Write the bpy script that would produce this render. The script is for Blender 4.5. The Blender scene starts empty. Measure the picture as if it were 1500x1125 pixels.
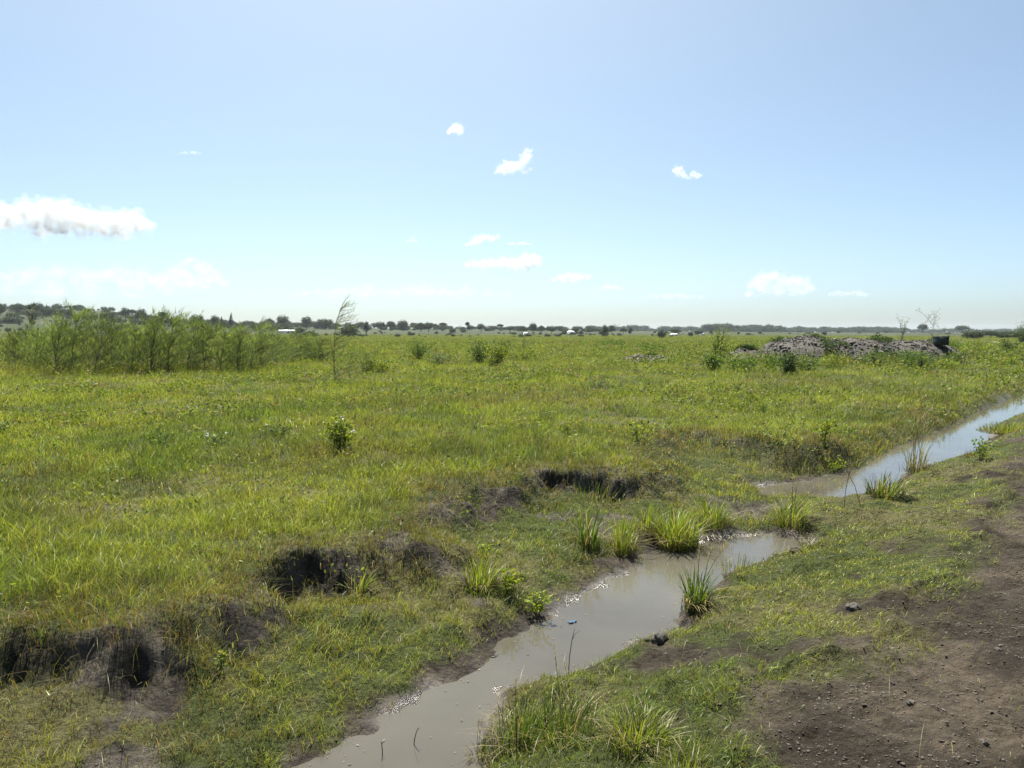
import bpy, math, random
import numpy as np
from mathutils import Vector

R = math.radians
rng = np.random.default_rng(7)
random.seed(7)
SC = bpy.context.scene
COL = SC.collection

# ------------------------------------------------------------------ camera
CAM_Z = 1.65
FPX, CX, CY = 1083.3, 750.0, 562.5            # photograph 1500 x 1125
HOR = 488.0
PITCH = math.atan((CY - HOR) / FPX)
cam_d = bpy.data.cameras.new('camera')
cam_d.sensor_width = 36.0
cam_d.lens = 26.0
cam_d.clip_start = 0.05
cam_d.clip_end = 60000
cam = bpy.data.objects.new('camera', cam_d)
COL.objects.link(cam)
cam.location = (0, 0, CAM_Z)
cam.rotation_euler = (R(90) - PITCH, 0, 0)
SC.camera = cam

# ------------------------------------------------------------------ light
SUN_AZ, SUN_EL = R(-12), R(62)                # measured from +Y, positive to the right
w = bpy.data.worlds.new('World')
SC.world = w
w.use_nodes = True
nt = w.node_tree
bg = nt.nodes['Background']
sky = nt.nodes.new('ShaderNodeTexSky')
sky.sky_type = 'NISHITA'
sky.sun_disc = False
sky.sun_elevation = SUN_EL
sky.sun_rotation = SUN_AZ
sky.altitude = 0
sky.air_density = 0.5
sky.dust_density = 2.0
sky.ozone_density = 4.0
wbal = nt.nodes.new('ShaderNodeMix')
wbal.data_type = 'RGBA'; wbal.blend_type = 'MULTIPLY'; wbal.inputs[0].default_value = 1.0
wbal.inputs[7].default_value = (0.985, 1.05, 0.905, 1)          # the camera's white balance
nt.links.new(sky.outputs[0], wbal.inputs[6])
nt.links.new(wbal.outputs[2], bg.inputs[0])
bg.inputs[1].default_value = 0.083
sd = bpy.data.lights.new('sun', 'SUN')
sd.energy = 5.0
sd.angle = R(0.53)
sd.color = (1.0, 0.97, 0.86)
sun = bpy.data.objects.new('sun', sd)
COL.objects.link(sun)
S = Vector((math.sin(SUN_AZ) * math.cos(SUN_EL), math.cos(SUN_AZ) * math.cos(SUN_EL), math.sin(SUN_EL)))
sun.rotation_euler = S.to_track_quat('Z', 'Y').to_euler()
sun.location = S * 100

vs = SC.view_settings
vs.view_transform = 'Standard'
vs.look = 'None'
vs.exposure = 1.4
vs.gamma = 1.0
vs.use_curve_mapping = False
SC.render.engine = 'CYCLES'
cy = SC.cycles
cy.max_bounces = 14
cy.diffuse_bounces = 3
cy.glossy_bounces = 3
cy.transmission_bounces = 4
cy.volume_bounces = 2
cy.transparent_max_bounces = 8
cy.use_denoising = True
cy.volume_step_rate = 2.0
cy.volume_max_steps = 96

# ------------------------------------------------------------------ helpers
def tag(o, label=None, cat=None, group=None, kind=None):
    if label: o['label'] = label
    if cat: o['category'] = cat
    if group: o['group'] = group
    if kind: o['kind'] = kind
    return o

def mk_mesh(name, V, F, C=None, smooth=False, mat=None, extra=None):
    V = np.asarray(V, np.float32)
    me = bpy.data.meshes.new(name)
    F = [np.asarray(f, np.int32) for f in F if len(f)]
    loops = np.concatenate([f.ravel() for f in F])
    tot = np.concatenate([np.full(len(f), f.shape[1], np.int32) for f in F])
    start = np.concatenate([[0], np.cumsum(tot)[:-1]]).astype(np.int32)
    me.vertices.add(len(V)); me.vertices.foreach_set('co', V.ravel())
    me.loops.add(len(loops)); me.loops.foreach_set('vertex_index', loops)
    me.polygons.add(len(tot)); me.polygons.foreach_set('loop_start', start)
    if smooth:
        me.polygons.foreach_set('use_smooth', np.ones(len(tot), bool))
    if C is not None:
        a = me.attributes.new('Col', 'FLOAT_COLOR', 'POINT')
        c4 = np.ones((len(V), 4), np.float32); c4[:, :3] = C
        a.data.foreach_set('color', c4.ravel())
    if extra:
        for k, v in extra.items():
            a = me.attributes.new(k, 'FLOAT', 'POINT')
            a.data.foreach_set('value', np.asarray(v, np.float32))
    me.update(calc_edges=True)
    me.validate()
    if mat: me.materials.append(mat)
    return me

def mk_obj(name, me, parent=None, loc=(0, 0, 0), rz=0.0, sc=1.0):
    o = bpy.data.objects.new(name, me)
    COL.objects.link(o)
    o.location = loc
    o.rotation_euler = (0, 0, rz)
    o.scale = (sc, sc, sc) if not isinstance(sc, tuple) else sc
    if parent: o.parent = parent
    return o

class MB:
    """collects vertex / face / colour arrays for one mesh"""
    def __init__(s): s.V = []; s.F3 = []; s.F4 = []; s.C = []; s.n = 0
    def add(s, V, F3=None, F4=None, C=(0.1, 0.1, 0.1)):
        V = np.asarray(V, float)
        s.V.append(V)
        if F3 is not None and len(F3): s.F3.append(np.asarray(F3, int) + s.n)
        if F4 is not None and len(F4): s.F4.append(np.asarray(F4, int) + s.n)
        C = np.asarray(C, float)
        if C.ndim == 1: C = np.tile(C, (len(V), 1))
        s.C.append(C)
        s.n += len(V)
    def mesh(s, name, mat=None, smooth=False):
        F = []
        if s.F3: F.append(np.concatenate(s.F3))
        if s.F4: F.append(np.concatenate(s.F4))
        return mk_mesh(name, np.concatenate(s.V), F, np.concatenate(s.C), smooth, mat)
    def tube(s, P, rad, C=(0.1, 0.08, 0.06), n=6):
        P = np.asarray(P, float); rad = np.broadcast_to(rad, (len(P),))
        T = np.gradient(P, axis=0); T /= np.linalg.norm(T, axis=1)[:, None] + 1e-9
        ref = np.array([0.3, 0.9, 0.2]); ref /= np.linalg.norm(ref)
        A = np.cross(T, ref); A /= np.linalg.norm(A, axis=1)[:, None] + 1e-9
        B = np.cross(T, A)
        th = np.arange(n) * 2 * np.pi / n
        ring = (np.cos(th)[None, :, None] * A[:, None] + np.sin(th)[None, :, None] * B[:, None]) * rad[:, None, None] + P[:, None]
        V = ring.reshape(-1, 3)
        F = []
        for i in range(len(P) - 1):
            for j in range(n):
                k = (j + 1) % n
                F.append((i * n + j, i * n + k, (i + 1) * n + k, (i + 1) * n + j))
        V = np.vstack([V, P[-1:]])
        tip = len(V) - 1
        F3 = [((len(P) - 1) * n + j, (len(P) - 1) * n + (j + 1) % n, tip) for j in range(n)]
        s.add(V, F3, F, C)
    def box(s, c, d, C=(0.3, 0.3, 0.3), rz=0.0):
        c = np.array(c, float); d = np.array(d, float) / 2
        q = np.array([(-1, -1, -1), (1, -1, -1), (1, 1, -1), (-1, 1, -1), (-1, -1, 1), (1, -1, 1), (1, 1, 1), (-1, 1, 1)], float) * d
        ca, sa = math.cos(rz), math.sin(rz)
        q = np.stack([q[:, 0] * ca - q[:, 1] * sa, q[:, 0] * sa + q[:, 1] * ca, q[:, 2]], 1) + c
        s.add(q, None, [(3, 2, 1, 0), (4, 5, 6, 7), (0, 1, 5, 4), (1, 2, 6, 5), (2, 3, 7, 6), (3, 0, 4, 7)], C)

def sstep(a, b, x):
    t = np.clip((x - a) / (b - a), 0, 1)
    return t * t * (3 - 2 * t)
def mix(a, b, t): return a + (b - a) * t
def mixc(a, b, t):
    return np.asarray(a, float) + (np.asarray(b, float) - np.asarray(a, float)) * np.asarray(t)[..., None]

# 2-D gradient noise
_g = np.random.default_rng(101)
_perm = _g.permutation(4096)
_ang = _g.random(4096) * 2 * np.pi
def _grad(ix, iy):
    h = _perm[(ix + _perm[iy & 4095]) & 4095]
    return np.cos(_ang[h]), np.sin(_ang[h])
def noise(x, y):
    x = np.asarray(x, float); y = np.asarray(y, float)
    ix = np.floor(x).astype(np.int64); iy = np.floor(y).astype(np.int64)
    fx = x - ix; fy = y - iy
    u = fx * fx * fx * (fx * (fx * 6 - 15) + 10); v = fy * fy * fy * (fy * (fy * 6 - 15) + 10)
    def d(ax, ay):
        gx, gy = _grad(ix + ax, iy + ay)
        return gx * (fx - ax) + gy * (fy - ay)
    return 1.5 * mix(mix(d(0, 0), d(1, 0), u), mix(d(0, 1), d(1, 1), u), v)
def fbm(x, y, f=1.0, o=4, seed=0.0, gain=0.5):
    r = 0; a = 1.0
    for i in range(o):
        r = r + a * noise(x * f + seed * 17.3 + i * 31.7, y * f - seed * 9.1 + i * 13.9)
        f *= 2.03; a *= gain
    return r

def unproject(px, py, z):
    """point on the level z seen at a place of the 1500 x 1125 photograph (used once, to measure the layout)"""
    rx = (px - CX) / FPX; u = -(py - CY) / FPX
    cp, sp = math.cos(PITCH), math.sin(PITCH)
    dx, dy, dz = rx, cp + u * sp, -sp + u * cp
    t = (z - CAM_Z) / dz
    return (dx * t, dy * t)

# ------------------------------------------------------------------ layout, measured in metres on the ground
WZ = -0.45                                     # water level; the road is level 0
TD = np.array([0.640, 0.768])                  # the way the ditch runs
def U(lst, z): return [np.array(unproject(a, b, z)) for a, b in lst]
far1 = U([(440, 1125), (520, 1078), (600, 1030), (660, 1000), (720, 962), (745, 938), (770, 932), (800, 908), (850, 872), (895, 850), (945, 812), (985, 800), (1040, 792), (1090, 787), (1135, 779), (1178, 792)], WZ)
near1 = U([(1188, 800), (1130, 818), (1060, 846), (1010, 880), (1005, 905), (985, 928), (935, 938), (905, 962), (862, 985), (800, 1000), (728, 1008), (712, 1050), (718, 1125)], WZ)
POOL1 = [far1[0] - TD * 9] + far1 + near1 + [near1[-1] - TD * 9]
far2 = U([(1105, 714), (1140, 709), (1185, 703), (1262, 684), (1300, 660), (1350, 642), (1400, 622), (1432, 600), (1500, 574)], WZ)
near2 = U([(1500, 606), (1462, 622), (1447, 645), (1428, 662), (1412, 680), (1362, 684), (1322, 698), (1290, 722), (1230, 734), (1180, 734), (1130, 728)], WZ)
POOL2 = far2 + [far2[-1] + TD * 70, near2[0] + TD * 70] + near2
lip_px = [(-60, 925, .2), (62, 905, .1), (75, 917, .9), (185, 917, .9), (200, 908, .1), (330, 868, .15), (352, 850, .1), (365, 836, .9), (430, 818, 1), (500, 815, .9), (525, 812, .15), (548, 795, .6), (590, 788, .6),
          (605, 784, .15), (625, 740, .15), (645, 714, .6), (680, 708, .4), (740, 704, .1), (800, 690, 1), (870, 686, 1), (915, 690, .9), (938, 690, .6), (955, 672, .15), (965, 636, .5), (1020, 626, .6),
          (1090, 640, .8), (1150, 648, .4), (1200, 645, .1), (1285, 612, .4), (1310, 610, .3)]
lip_px = [(a, b, max(c, .42) if 60 < a < 960 else c) for a, b, c in lip_px]      # a worn edge all along the near bank
lip = U([(a, b) for a, b, c in lip_px], 0.0)
lst = [c for a, b, c in lip_px]
p30 = np.array(unproject(1395, 598, -0.2)); p31 = np.array(unproject(1500, 562, -0.2))
lip = [lip[0] - TD * 12] + lip + [p30, p31, p31 + TD * 80]
lst = [.3] + lst + [.1, .1, .1]
road_px = [(1155, 1125), (1095, 1048), (1145, 990), (1215, 945), (1300, 895), (1370, 850), (1420, 790), (1462, 725), (1500, 650)]
road = U(road_px, -0.03)
road = [road[0] - TD * 14] + road + [road[-1] + TD * 80]
mid = [np.array(unproject(575, 1125, WZ)) - TD * 20] + U([(575, 1110), (700, 1030), (830, 950), (950, 860), (1100, 812), (1150, 760), (1230, 715), (1340, 670), (1440, 630), (1500, 590)], WZ)
mid = mid + [mid[-1] + TD * 80]

def seg_info(PX, PY, pts, val=None):
    """distance, signed side (+ = left of the way the line runs) and an interpolated value"""
    best = np.full(PX.shape, 1e9); side = np.zeros(PX.shape); vv = np.zeros(PX.shape)
    for i in range(len(pts) - 1):
        a = pts[i]; b = pts[i + 1]; d = b - a; L = d @ d + 1e-12
        t = np.clip(((PX - a[0]) * d[0] + (PY - a[1]) * d[1]) / L, 0, 1)
        qx = PX - a[0] - t * d[0]; qy = PY - a[1] - t * d[1]
        dd = qx * qx + qy * qy
        m = dd < best - 1e-12
        cr = d[0] * (PY - a[1]) - d[1] * (PX - a[0])
        best = np.where(m, dd, best); side = np.where(m, np.sign(cr), side)
        if val is not None: vv = np.where(m, val[i] + (val[i + 1] - val[i]) * t, vv)
    return np.sqrt(best), side, vv
def in_poly(PX, PY, pts):
    ins = np.zeros(PX.shape, bool)
    n = len(pts)
    for i in range(n):
        a = pts[i]; b = pts[(i + 1) % n]
        c = ((a[1] > PY) != (b[1] > PY)) & (PX < (b[0] - a[0]) * (PY - a[1]) / (b[1] - a[1] + 1e-12) + a[0])
        ins ^= c
    return ins

RX0, RY0, RS = -16.0, -8.0, 0.08
RNX, RNY = 820, 780
gx, gy = np.meshgrid(RX0 + RS * np.arange(RNX), RY0 + RS * np.arange(RNY))
def sd_poly(P):
    d, _, _ = seg_info(gx, gy, P + [P[0]])
    return np.where(in_poly(gx, gy, P), -d, d)
RW = np.minimum(sd_poly(POOL1), sd_poly(POOL2))
d, sg, RST = seg_info(gx, gy, lip, lst)
NL = np.array([-TD[1], TD[0]])
RL = np.where(in_poly(gx, gy, lip + [lip[-1] + NL * 300, lip[0] + NL * 300]), d, -d)     # + on the meadow side
d, sg, _ = seg_info(gx, gy, road); RR = d * sg
d, sg, _ = seg_info(gx, gy, mid); RC = d * sg
def samp(Rs, x, y):
    u = np.clip((x - RX0) / RS, 0, RNX - 1.001); v = np.clip((y - RY0) / RS, 0, RNY - 1.001)
    i = u.astype(int); j = v.astype(int); fu = u - i; fv = v - j
    return (Rs[j, i] * (1 - fu) + Rs[j, i + 1] * fu) * (1 - fv) + (Rs[j + 1, i] * (1 - fu) + Rs[j + 1, i + 1] * fu) * fv

SKYL = np.array([(-900, 455), (-300, 458), (0, 461), (100, 459), (170, 462), (250, 469), (330, 474), (420, 479), (500, 481), (600, 481.5), (700, 482.5), (800, 484), (900, 485), (1050, 486), (1200, 487), (1500, 488), (3000, 488)], float)
def far_rise(x, y):
    d = np.hypot(x, y)
    az = np.arctan2(x, np.maximum(y, 1e-3))
    px = CX + FPX * np.tan(np.clip(az, -1.2, 1.2))
    z1 = CAM_Z + (HOR - np.interp(px, SKYL[:, 0], SKYL[:, 1])) / FPX * 1000.0
    return z1 * sstep(260, 1000, d) * (y > 0)

def ground(x, y, full=False):
    x = np.asarray(x, float); y = np.asarray(y, float)
    w_ = samp(RW, x, y); l_ = samp(RL, x, y); r_ = samp(RR, x, y); c_ = samp(RC, x, y); st = samp(RST, x, y)
    q_ = sstep(37, 45, np.hypot(x, y))         # past the measured ditch the plain is all meadow
    w_ = w_ + 30 * q_; l_ = mix(l_, 12.0, q_); r_ = mix(r_, 20.0, q_); c_ = mix(c_, 12.0, q_)
    jag = 0.20 * fbm(x, y, 1.1, 3, 3) + 0.07 * fbm(x, y, 5.0, 3, 4) + 0.035 * fbm(x, y, 13.0, 2, 94)
    w_ = w_ + 0.055 * fbm(x, y, 2.6, 3, 1) + 0.03 * fbm(x, y, 9, 2, 2)
    l_ = l_ + jag
    r_ = r_ + 0.16 * fbm(x, y, 0.9, 4, 5)
    t_ = x * TD[0] + y * TD[1]
    a = np.maximum(-l_, 0); wp = np.maximum(w_, 0); rp = np.maximum(r_, 0)
    lowz = -0.24 * sstep(10, 16.5, t_)
    zl = lowz * (1 - sstep(0, 7, l_))
    shore = WZ + np.clip(0.22 * w_, -0.25, 0.05)
    u = wp / (wp + a + 1e-6)
    shelf = shore + (0.15 + 0.07 * fbm(x, y, 0.8, 3, 6)) * u ** 0.8 * sstep(0, 1.2, wp + a)
    wid = np.minimum(mix(0.85, 0.17, st), 0.75 * (wp + a) + 0.05)
    left = mix(shelf, zl, sstep(-1, 0.15, l_ / np.maximum(wid, 0.04)))
    left = np.where(w_ < 0, shore, left)
    u2 = wp / (wp + rp + 1e-6)
    right = shore + (-0.10 - WZ) * u2 ** 0.85 * (w_ > 0)
    right = np.where(r_ < 0, -0.08 + 0.08 * sstep(0, 0.9, -r_), right)
    z = mix(right, left, sstep(-0.3, 0.3, c_))
    near = 1 - sstep(40, 90, np.hypot(x, y))
    mead = sstep(-0.1, 0.6, l_)
    dirt = sstep(0.25, -0.35, r_ + 0.25 * fbm(x, y, 1.7, 3, 11))
    land = sstep(0, 0.35, w_)
    wallm = st ** 1.6 * sstep(-0.34, -0.12, l_) * sstep(0.0, -0.05, l_)
    z = z + near * (mead * (0.07 * fbm(x, y, 0.22, 3, 7) + 0.03 * fbm(x, y, 1.1, 3, 8)))
    z = z + (1 - mead) * land * (1 - dirt) * (0.05 * fbm(x, y, 1.5, 4, 9) + 0.05 * (0.3 - np.abs(fbm(x, y, 2.1, 3, 95))))
    verge = (c_ < 0) * land * (1 - dirt)
    z = z + verge * (0.03 * fbm(x, y, 2.6, 4, 10) + 0.02 * np.maximum(fbm(x, y, 7, 3, 12), 0))
    z = z + near * dirt * (c_ < 0) * (0.03 * fbm(x, y, 0.9, 3, 13) + 0.035 * (0.35 - np.abs(fbm(x, y, 2.6, 3, 91))) + 0.016 * fbm(x, y, 5, 4, 14) + 0.030 * np.maximum(fbm(x, y, 9, 3, 15) - 0.10, 0) - 0.022 * np.maximum(fbm(x, y, 4.5, 3, 19) - 0.35, 0))
    z = z + sstep(-0.25, 0.0, w_) * sstep(0.5, 0.1, w_) * (0.018 * fbm(x, y, 6, 3, 16))
    z = z + wallm * 0.03 * fbm(x, y, 6, 3, 17)
    z = z + far_rise(x, y) + (1 - near) * 0.12 * fbm(x, y, 0.02, 3, 18)
    if full: return z, dict(w=w_, l=l_, r=r_, c=c_, st=st, mead=mead, dirt=dirt, land=land, wall=wallm, t=t_)
    return z
def gz(x, y): return float(ground(np.array([x]), np.array([y]))[0])
def at(px, py):
    z = 0.0
    for _ in range(8):
        p = unproject(px, py, z); z = 0.5 * z + 0.5 * gz(*p)
    return p[0], p[1], gz(*p)

# ------------------------------------------------------------------ materials
def new_mat(name):
    m = bpy.data.materials.new(name); m.use_nodes = True
    nt = m.node_tree
    for n in list(nt.nodes): nt.nodes.remove(n)
    out = nt.nodes.new('ShaderNodeOutputMaterial')
    return m, nt, out
def N(nt, t, **kw):
    n = nt.nodes.new(t)
    for k, v in kw.items(): setattr(n, k, v)
    return n

def leaf_mat(name, trans=0.45, gloss=0.06, rough=0.45, tint=(1.15, 1.1, 0.55)):
    m, nt, out = new_mat(name)
    at_ = N(nt, 'ShaderNodeAttribute', attribute_name='Col')
    df = N(nt, 'ShaderNodeBsdfDiffuse')
    tr = N(nt, 'ShaderNodeBsdfTranslucent')
    mul = N(nt, 'ShaderNodeMix', data_type='RGBA', blend_type='MULTIPLY')
    mul.inputs[0].default_value = 1.0
    mul.inputs[7].default_value = (*tint, 1)
    nt.links.new(at_.outputs[0], mul.inputs[6])
    nt.links.new(at_.outputs[0], df.inputs[0])
    nt.links.new(mul.outputs[2], tr.inputs[0])
    mx = N(nt, 'ShaderNodeMixShader'); mx.inputs[0].default_value = trans
    nt.links.new(df.outputs[0], mx.inputs[1]); nt.links.new(tr.outputs[0], mx.inputs[2])
    gl = N(nt, 'ShaderNodeBsdfGlossy'); gl.inputs['Roughness'].default_value = rough
    gl.inputs[0].default_value = (1, 1, 1, 1)
    mx2 = N(nt, 'ShaderNodeMixShader'); mx2.inputs[0].default_value = gloss
    nt.links.new(mx.outputs[0], mx2.inputs[1]); nt.links.new(gl.outputs[0], mx2.inputs[2])
    nt.links.new(mx2.outputs[0], out.inputs[0])
    return m

def col_mat(name, rough=0.85, nscale=8.0, namt=0.35, bump=0.3, bscale=30.0, metal=0.0):
    m, nt, out = new_mat(name)
    at_ = N(nt, 'ShaderNodeAttribute', attribute_name='Col')
    tc = N(nt, 'ShaderNodeTexCoord')
    ns = N(nt, 'ShaderNodeTexNoise'); ns.inputs['Scale'].default_value = nscale; ns.inputs['Detail'].default_value = 6
    nt.links.new(tc.outputs['Object'], ns.inputs['Vector'])
    mr = N(nt, 'ShaderNodeMapRange'); mr.inputs[3].default_value = 1 - namt; mr.inputs[4].default_value = 1 + namt
    mr.inputs[1].default_value = 0.3; mr.inputs[2].default_value = 0.7
    nt.links.new(ns.outputs[0], mr.inputs[0])
    mul = N(nt, 'ShaderNodeMix', data_type='RGBA', blend_type='MULTIPLY'); mul.inputs[0].default_value = 1
    nt.links.new(at_.outputs[0], mul.inputs[6]); nt.links.new(mr.outputs[0], mul.inputs[7])
    p = N(nt, 'ShaderNodeBsdfPrincipled')
    p.inputs['Roughness'].default_value = rough; p.inputs['Metallic'].default_value = metal
    nt.links.new(mul.outputs[2], p.inputs['Base Color'])
    n2 = N(nt, 'ShaderNodeTexNoise'); n2.inputs['Scale'].default_value = bscale; n2.inputs['Detail'].default_value = 5
    nt.links.new(tc.outputs['Object'], n2.inputs['Vector'])
    bp = N(nt, 'ShaderNodeBump'); bp.inputs['Strength'].default_value = bump; bp.inputs['Distance'].default_value = 0.02
    nt.links.new(n2.outputs[0], bp.inputs['Height']); nt.links.new(bp.outputs[0], p.inputs['Normal'])
    nt.links.new(p.outputs[0], out.inputs[0])
    return m

M_GRASS = leaf_mat('grass_blade', 0.48, 0.022, 0.45)
M_LEAF = leaf_mat('broad_leaf', 0.45, 0.015, 0.5)
M_NEEDLE = leaf_mat('needle_foliage', 0.52, 0.02, 0.5)
M_TREE = leaf_mat('tree_foliage', 0.22, 0.02, 0.6, (1.05, 1.1, 0.6))
M_BARK = col_mat('bark', 0.9, 12, 0.35, 0.5, 40)
M_STONE = col_mat('stone', 0.85, 6, 0.35, 0.6, 25)
M_PLAIN = col_mat('painted', 0.55, 3, 0.12, 0.1, 20)
M_FLOWER = leaf_mat('petal', 0.35, 0.02, 0.5, (1, 1, 1))

def ground_mat():
    m, nt, out = new_mat('ground_soil')
    at_ = N(nt, 'ShaderNodeAttribute', attribute_name='Col')
    wt = N(nt, 'ShaderNodeAttribute', attribute_name='wet')
    tc = N(nt, 'ShaderNodeTexCoord')
    ns = N(nt, 'ShaderNodeTexNoise'); ns.inputs['Scale'].default_value = 20; ns.inputs['Detail'].default_value = 10; ns.inputs['Roughness'].default_value = 0.75
    nt.links.new(tc.outputs['Object'], ns.inputs['Vector'])
    mr = N(nt, 'ShaderNodeMapRange'); mr.inputs[1].default_value = 0.3; mr.inputs[2].default_value = 0.7
    mr.inputs[3].default_value = 0.45; mr.inputs[4].default_value = 1.55
    nt.links.new(ns.outputs[0], mr.inputs[0])
    mul = N(nt, 'ShaderNodeMix', data_type='RGBA', blend_type='MULTIPLY'); mul.inputs[0].default_value = 1
    nt.links.new(at_.outputs[0], mul.inputs[6]); nt.links.new(mr.outputs[0], mul.inputs[7])
    p = N(nt, 'ShaderNodeBsdfPrincipled')
    nt.links.new(mul.outputs[2], p.inputs['Base Color'])
    rr = N(nt, 'ShaderNodeMapRange'); rr.inputs[3].default_value = 0.95; rr.inputs[4].default_value = 0.20
    nt.links.new(wt.outputs['Fac'], rr.inputs[0]); nt.links.new(rr.outputs[0], p.inputs['Roughness'])
    sp = N(nt, 'ShaderNodeMapRange'); sp.inputs[3].default_value = 0.12; sp.inputs[4].default_value = 0.6
    nt.links.new(wt.outputs['Fac'], sp.inputs[0]); nt.links.new(sp.outputs[0], p.inputs['Specular IOR Level'])
    n2 = N(nt, 'ShaderNodeTexNoise'); n2.inputs['Scale'].default_value = 30; n2.inputs['Detail'].default_value = 9; n2.inputs['Roughness'].default_value = 0.7
    nt.links.new(tc.outputs['Object'], n2.inputs['Vector'])
    vo = N(nt, 'ShaderNodeTexVoronoi'); vo.inputs['Scale'].default_value = 26
    nt.links.new(tc.outputs['Object'], vo.inputs['Vector'])
    ad = N(nt, 'ShaderNodeMath', operation='MULTIPLY_ADD'); ad.inputs[1].default_value = -0.35
    nt.links.new(vo.outputs['Distance'], ad.inputs[0]); nt.links.new(n2.outputs[0], ad.inputs[2])
    bp = N(nt, 'ShaderNodeBump'); bp.inputs['Distance'].default_value = 0.05
    bs = N(nt, 'ShaderNodeMapRange'); bs.inputs[3].default_value = 0.95; bs.inputs[4].default_value = 0.45
    nt.links.new(wt.outputs['Fac'], bs.inputs[0]); nt.links.new(bs.outputs[0], bp.inputs['Strength'])
    nt.links.new(ad.outputs[0], bp.inputs['Height']); nt.links.new(bp.outputs[0], p.inputs['Normal'])
    nt.links.new(p.outputs[0], out.inputs[0])
    return m
M_GROUND = ground_mat()

def water_mat():
    m, nt, out = new_mat('muddy_water')
    tc = N(nt, 'ShaderNodeTexCoord')
    p = N(nt, 'ShaderNodeBsdfPrincipled')
    n0 = N(nt, 'ShaderNodeTexNoise'); n0.inputs['Scale'].default_value = 0.9; n0.inputs['Detail'].default_value = 4
    nt.links.new(tc.outputs['Object'], n0.inputs['Vector'])
    cr = N(nt, 'ShaderNodeValToRGB')
    cr.color_ramp.elements[0].position = 0.35; cr.color_ramp.elements[0].color = (0.060, 0.054, 0.043, 1)
    cr.color_ramp.elements[1].position = 0.68; cr.color_ramp.elements[1].color = (0.084, 0.077, 0.062, 1)
    nt.links.new(n0.outputs[0], cr.inputs[0]); nt.links.new(cr.outputs[0], p.inputs['Base Color'])
    p.inputs['Roughness'].default_value = 0.035
    p.inputs['IOR'].default_value = 1.333
    p.inputs['Specular IOR Level'].default_value = 0.62
    n1 = N(nt, 'ShaderNodeTexNoise'); n1.inputs['Scale'].default_value = 7; n1.inputs['Detail'].default_value = 3
    nt.links.new(tc.outputs['Object'], n1.inputs['Vector'])
    bp = N(nt, 'ShaderNodeBump'); bp.inputs['Strength'].default_value = 0.10; bp.inputs['Distance'].default_value = 0.02
    nt.links.new(n1.outputs[0], bp.inputs['Height']); nt.links.new(bp.outputs[0], p.inputs['Normal'])
    nt.links.new(p.outputs[0], out.inputs[0])
    return m
M_WATER = water_mat()

# ------------------------------------------------------------------ ground sheet
def axis(lo, hi, step, far, g):
    mid_ = np.arange(lo, hi + 1e-6, step)
    up = [mid_[-1]]; s = step
    while up[-1] < far: s *= g; up.append(up[-1] + s)
    dn = [mid_[0]]; s = step
    while dn[-1] > -far: s *= g; dn.append(dn[-1] - s)
    return np.array(dn[:0:-1] + list(mid_) + up[1:])
ax = axis(-4.2, 5.0, 0.031, 5200, 1.030)
ay = axis(2.2, 9.4, 0.031, 5200, 1.030)
ay = ay[ay > -300]
GX, GY = np.meshgrid(ax, ay)
gxf, gyf = GX.ravel(), GY.ravel()
GZ, FD = ground(gxf, gyf, True)
dist = np.hypot(gxf, gyf)
n1 = fbm(gxf, gyf, 0.5, 4, 21); n2 = fbm(gxf, gyf, 3.0, 3, 22); n3 = fbm(gxf, gyf, 0.012, 4, 23)
thatch = mixc((0.045, 0.056, 0.018), (0.085, 0.078, 0.036), sstep(-0.3, 0.6, n1 + 0.4 * n2))
farg = mixc((0.027, 0.036, 0.014), (0.045, 0.050, 0.023), sstep(-0.4, 0.5, n3))
C = mixc(thatch, farg, 0) if False else thatch + (farg - thatch) * sstep(30, 160, dist)[:, None]
soil = mixc((0.034, 0.0265, 0.0205), (0.076, 0.060, 0.046), sstep(-0.5, 0.7, fbm(gxf, gyf, 0.8, 4, 24) + 0.5 * n2))
soil = soil * (1.0 + 0.45 * sstep(-0.5, -1.6, FD['r']))[:, None] * np.array((1.03, 1.04, 1.0))
soil = soil * (1 - 0.25 * sstep(0.1, 0.6, fbm(gxf, gyf, 7, 3, 25)))[:, None]
clay = mixc((0.034, 0.029, 0.024), (0.090, 0.078, 0.064), sstep(-0.3, 0.5, n2))
mud = mixc((0.028, 0.022, 0.017), (0.075, 0.060, 0.046), sstep(-0.3, 0.6, fbm(gxf, gyf, 4, 3, 26)))
verge_bare = sstep(0.0, 0.5, fbm(gxf, gyf, 1.5, 4, 27) + 0.42 * sstep(0.7, 0.0, FD['r']) + 0.22 * sstep(0.5, 0.1, FD['w']) - 0.40) * (FD['c'] < 0) * (dist < 80)
shelf_bare = sstep(0.25, 0.6, fbm(gxf, gyf, 1.1, 4, 28) + 0.38 * FD['st'] * sstep(-0.5, -0.15, FD['l'])) * sstep(10.5, 8.0, FD['t']) * (FD['c'] > 0) * (FD['mead'] < 0.3)
C = C + (clay - C) * np.clip(shelf_bare + FD['wall'], 0, 1)[:, None]
C = C + (soil * 0.85 - C) * verge_bare[:, None]
C = C + (soil - C) * (FD['dirt'] * (FD['c'] < 0))[:, None]
mudm = sstep(0.22, 0.06, 0.17 * sstep(9, 12.5, FD['t']) * (FD['c'] > 0) + FD['w'] + 0.12 * fbm(gxf, gyf, 2.2, 3, 29)) * (dist < 90)
C = C + (mud - C) * mudm[:, None]
wet = mudm * sstep(0.18, -0.02, FD['w'] + 0.08 * n2) * (0.25 + 0.75 * sstep(-0.05, 0.4, fbm(gxf, gyf, 1.4, 3, 92)))
V = np.stack([gxf, gyf, GZ], 1)
ny, nx = GX.shape
ii = (np.arange(ny - 1)[:, None] * nx + np.arange(nx - 1)[None, :]).ravel()
Q = np.stack([ii, ii + 1, ii + nx + 1, ii + nx], 1)
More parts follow.
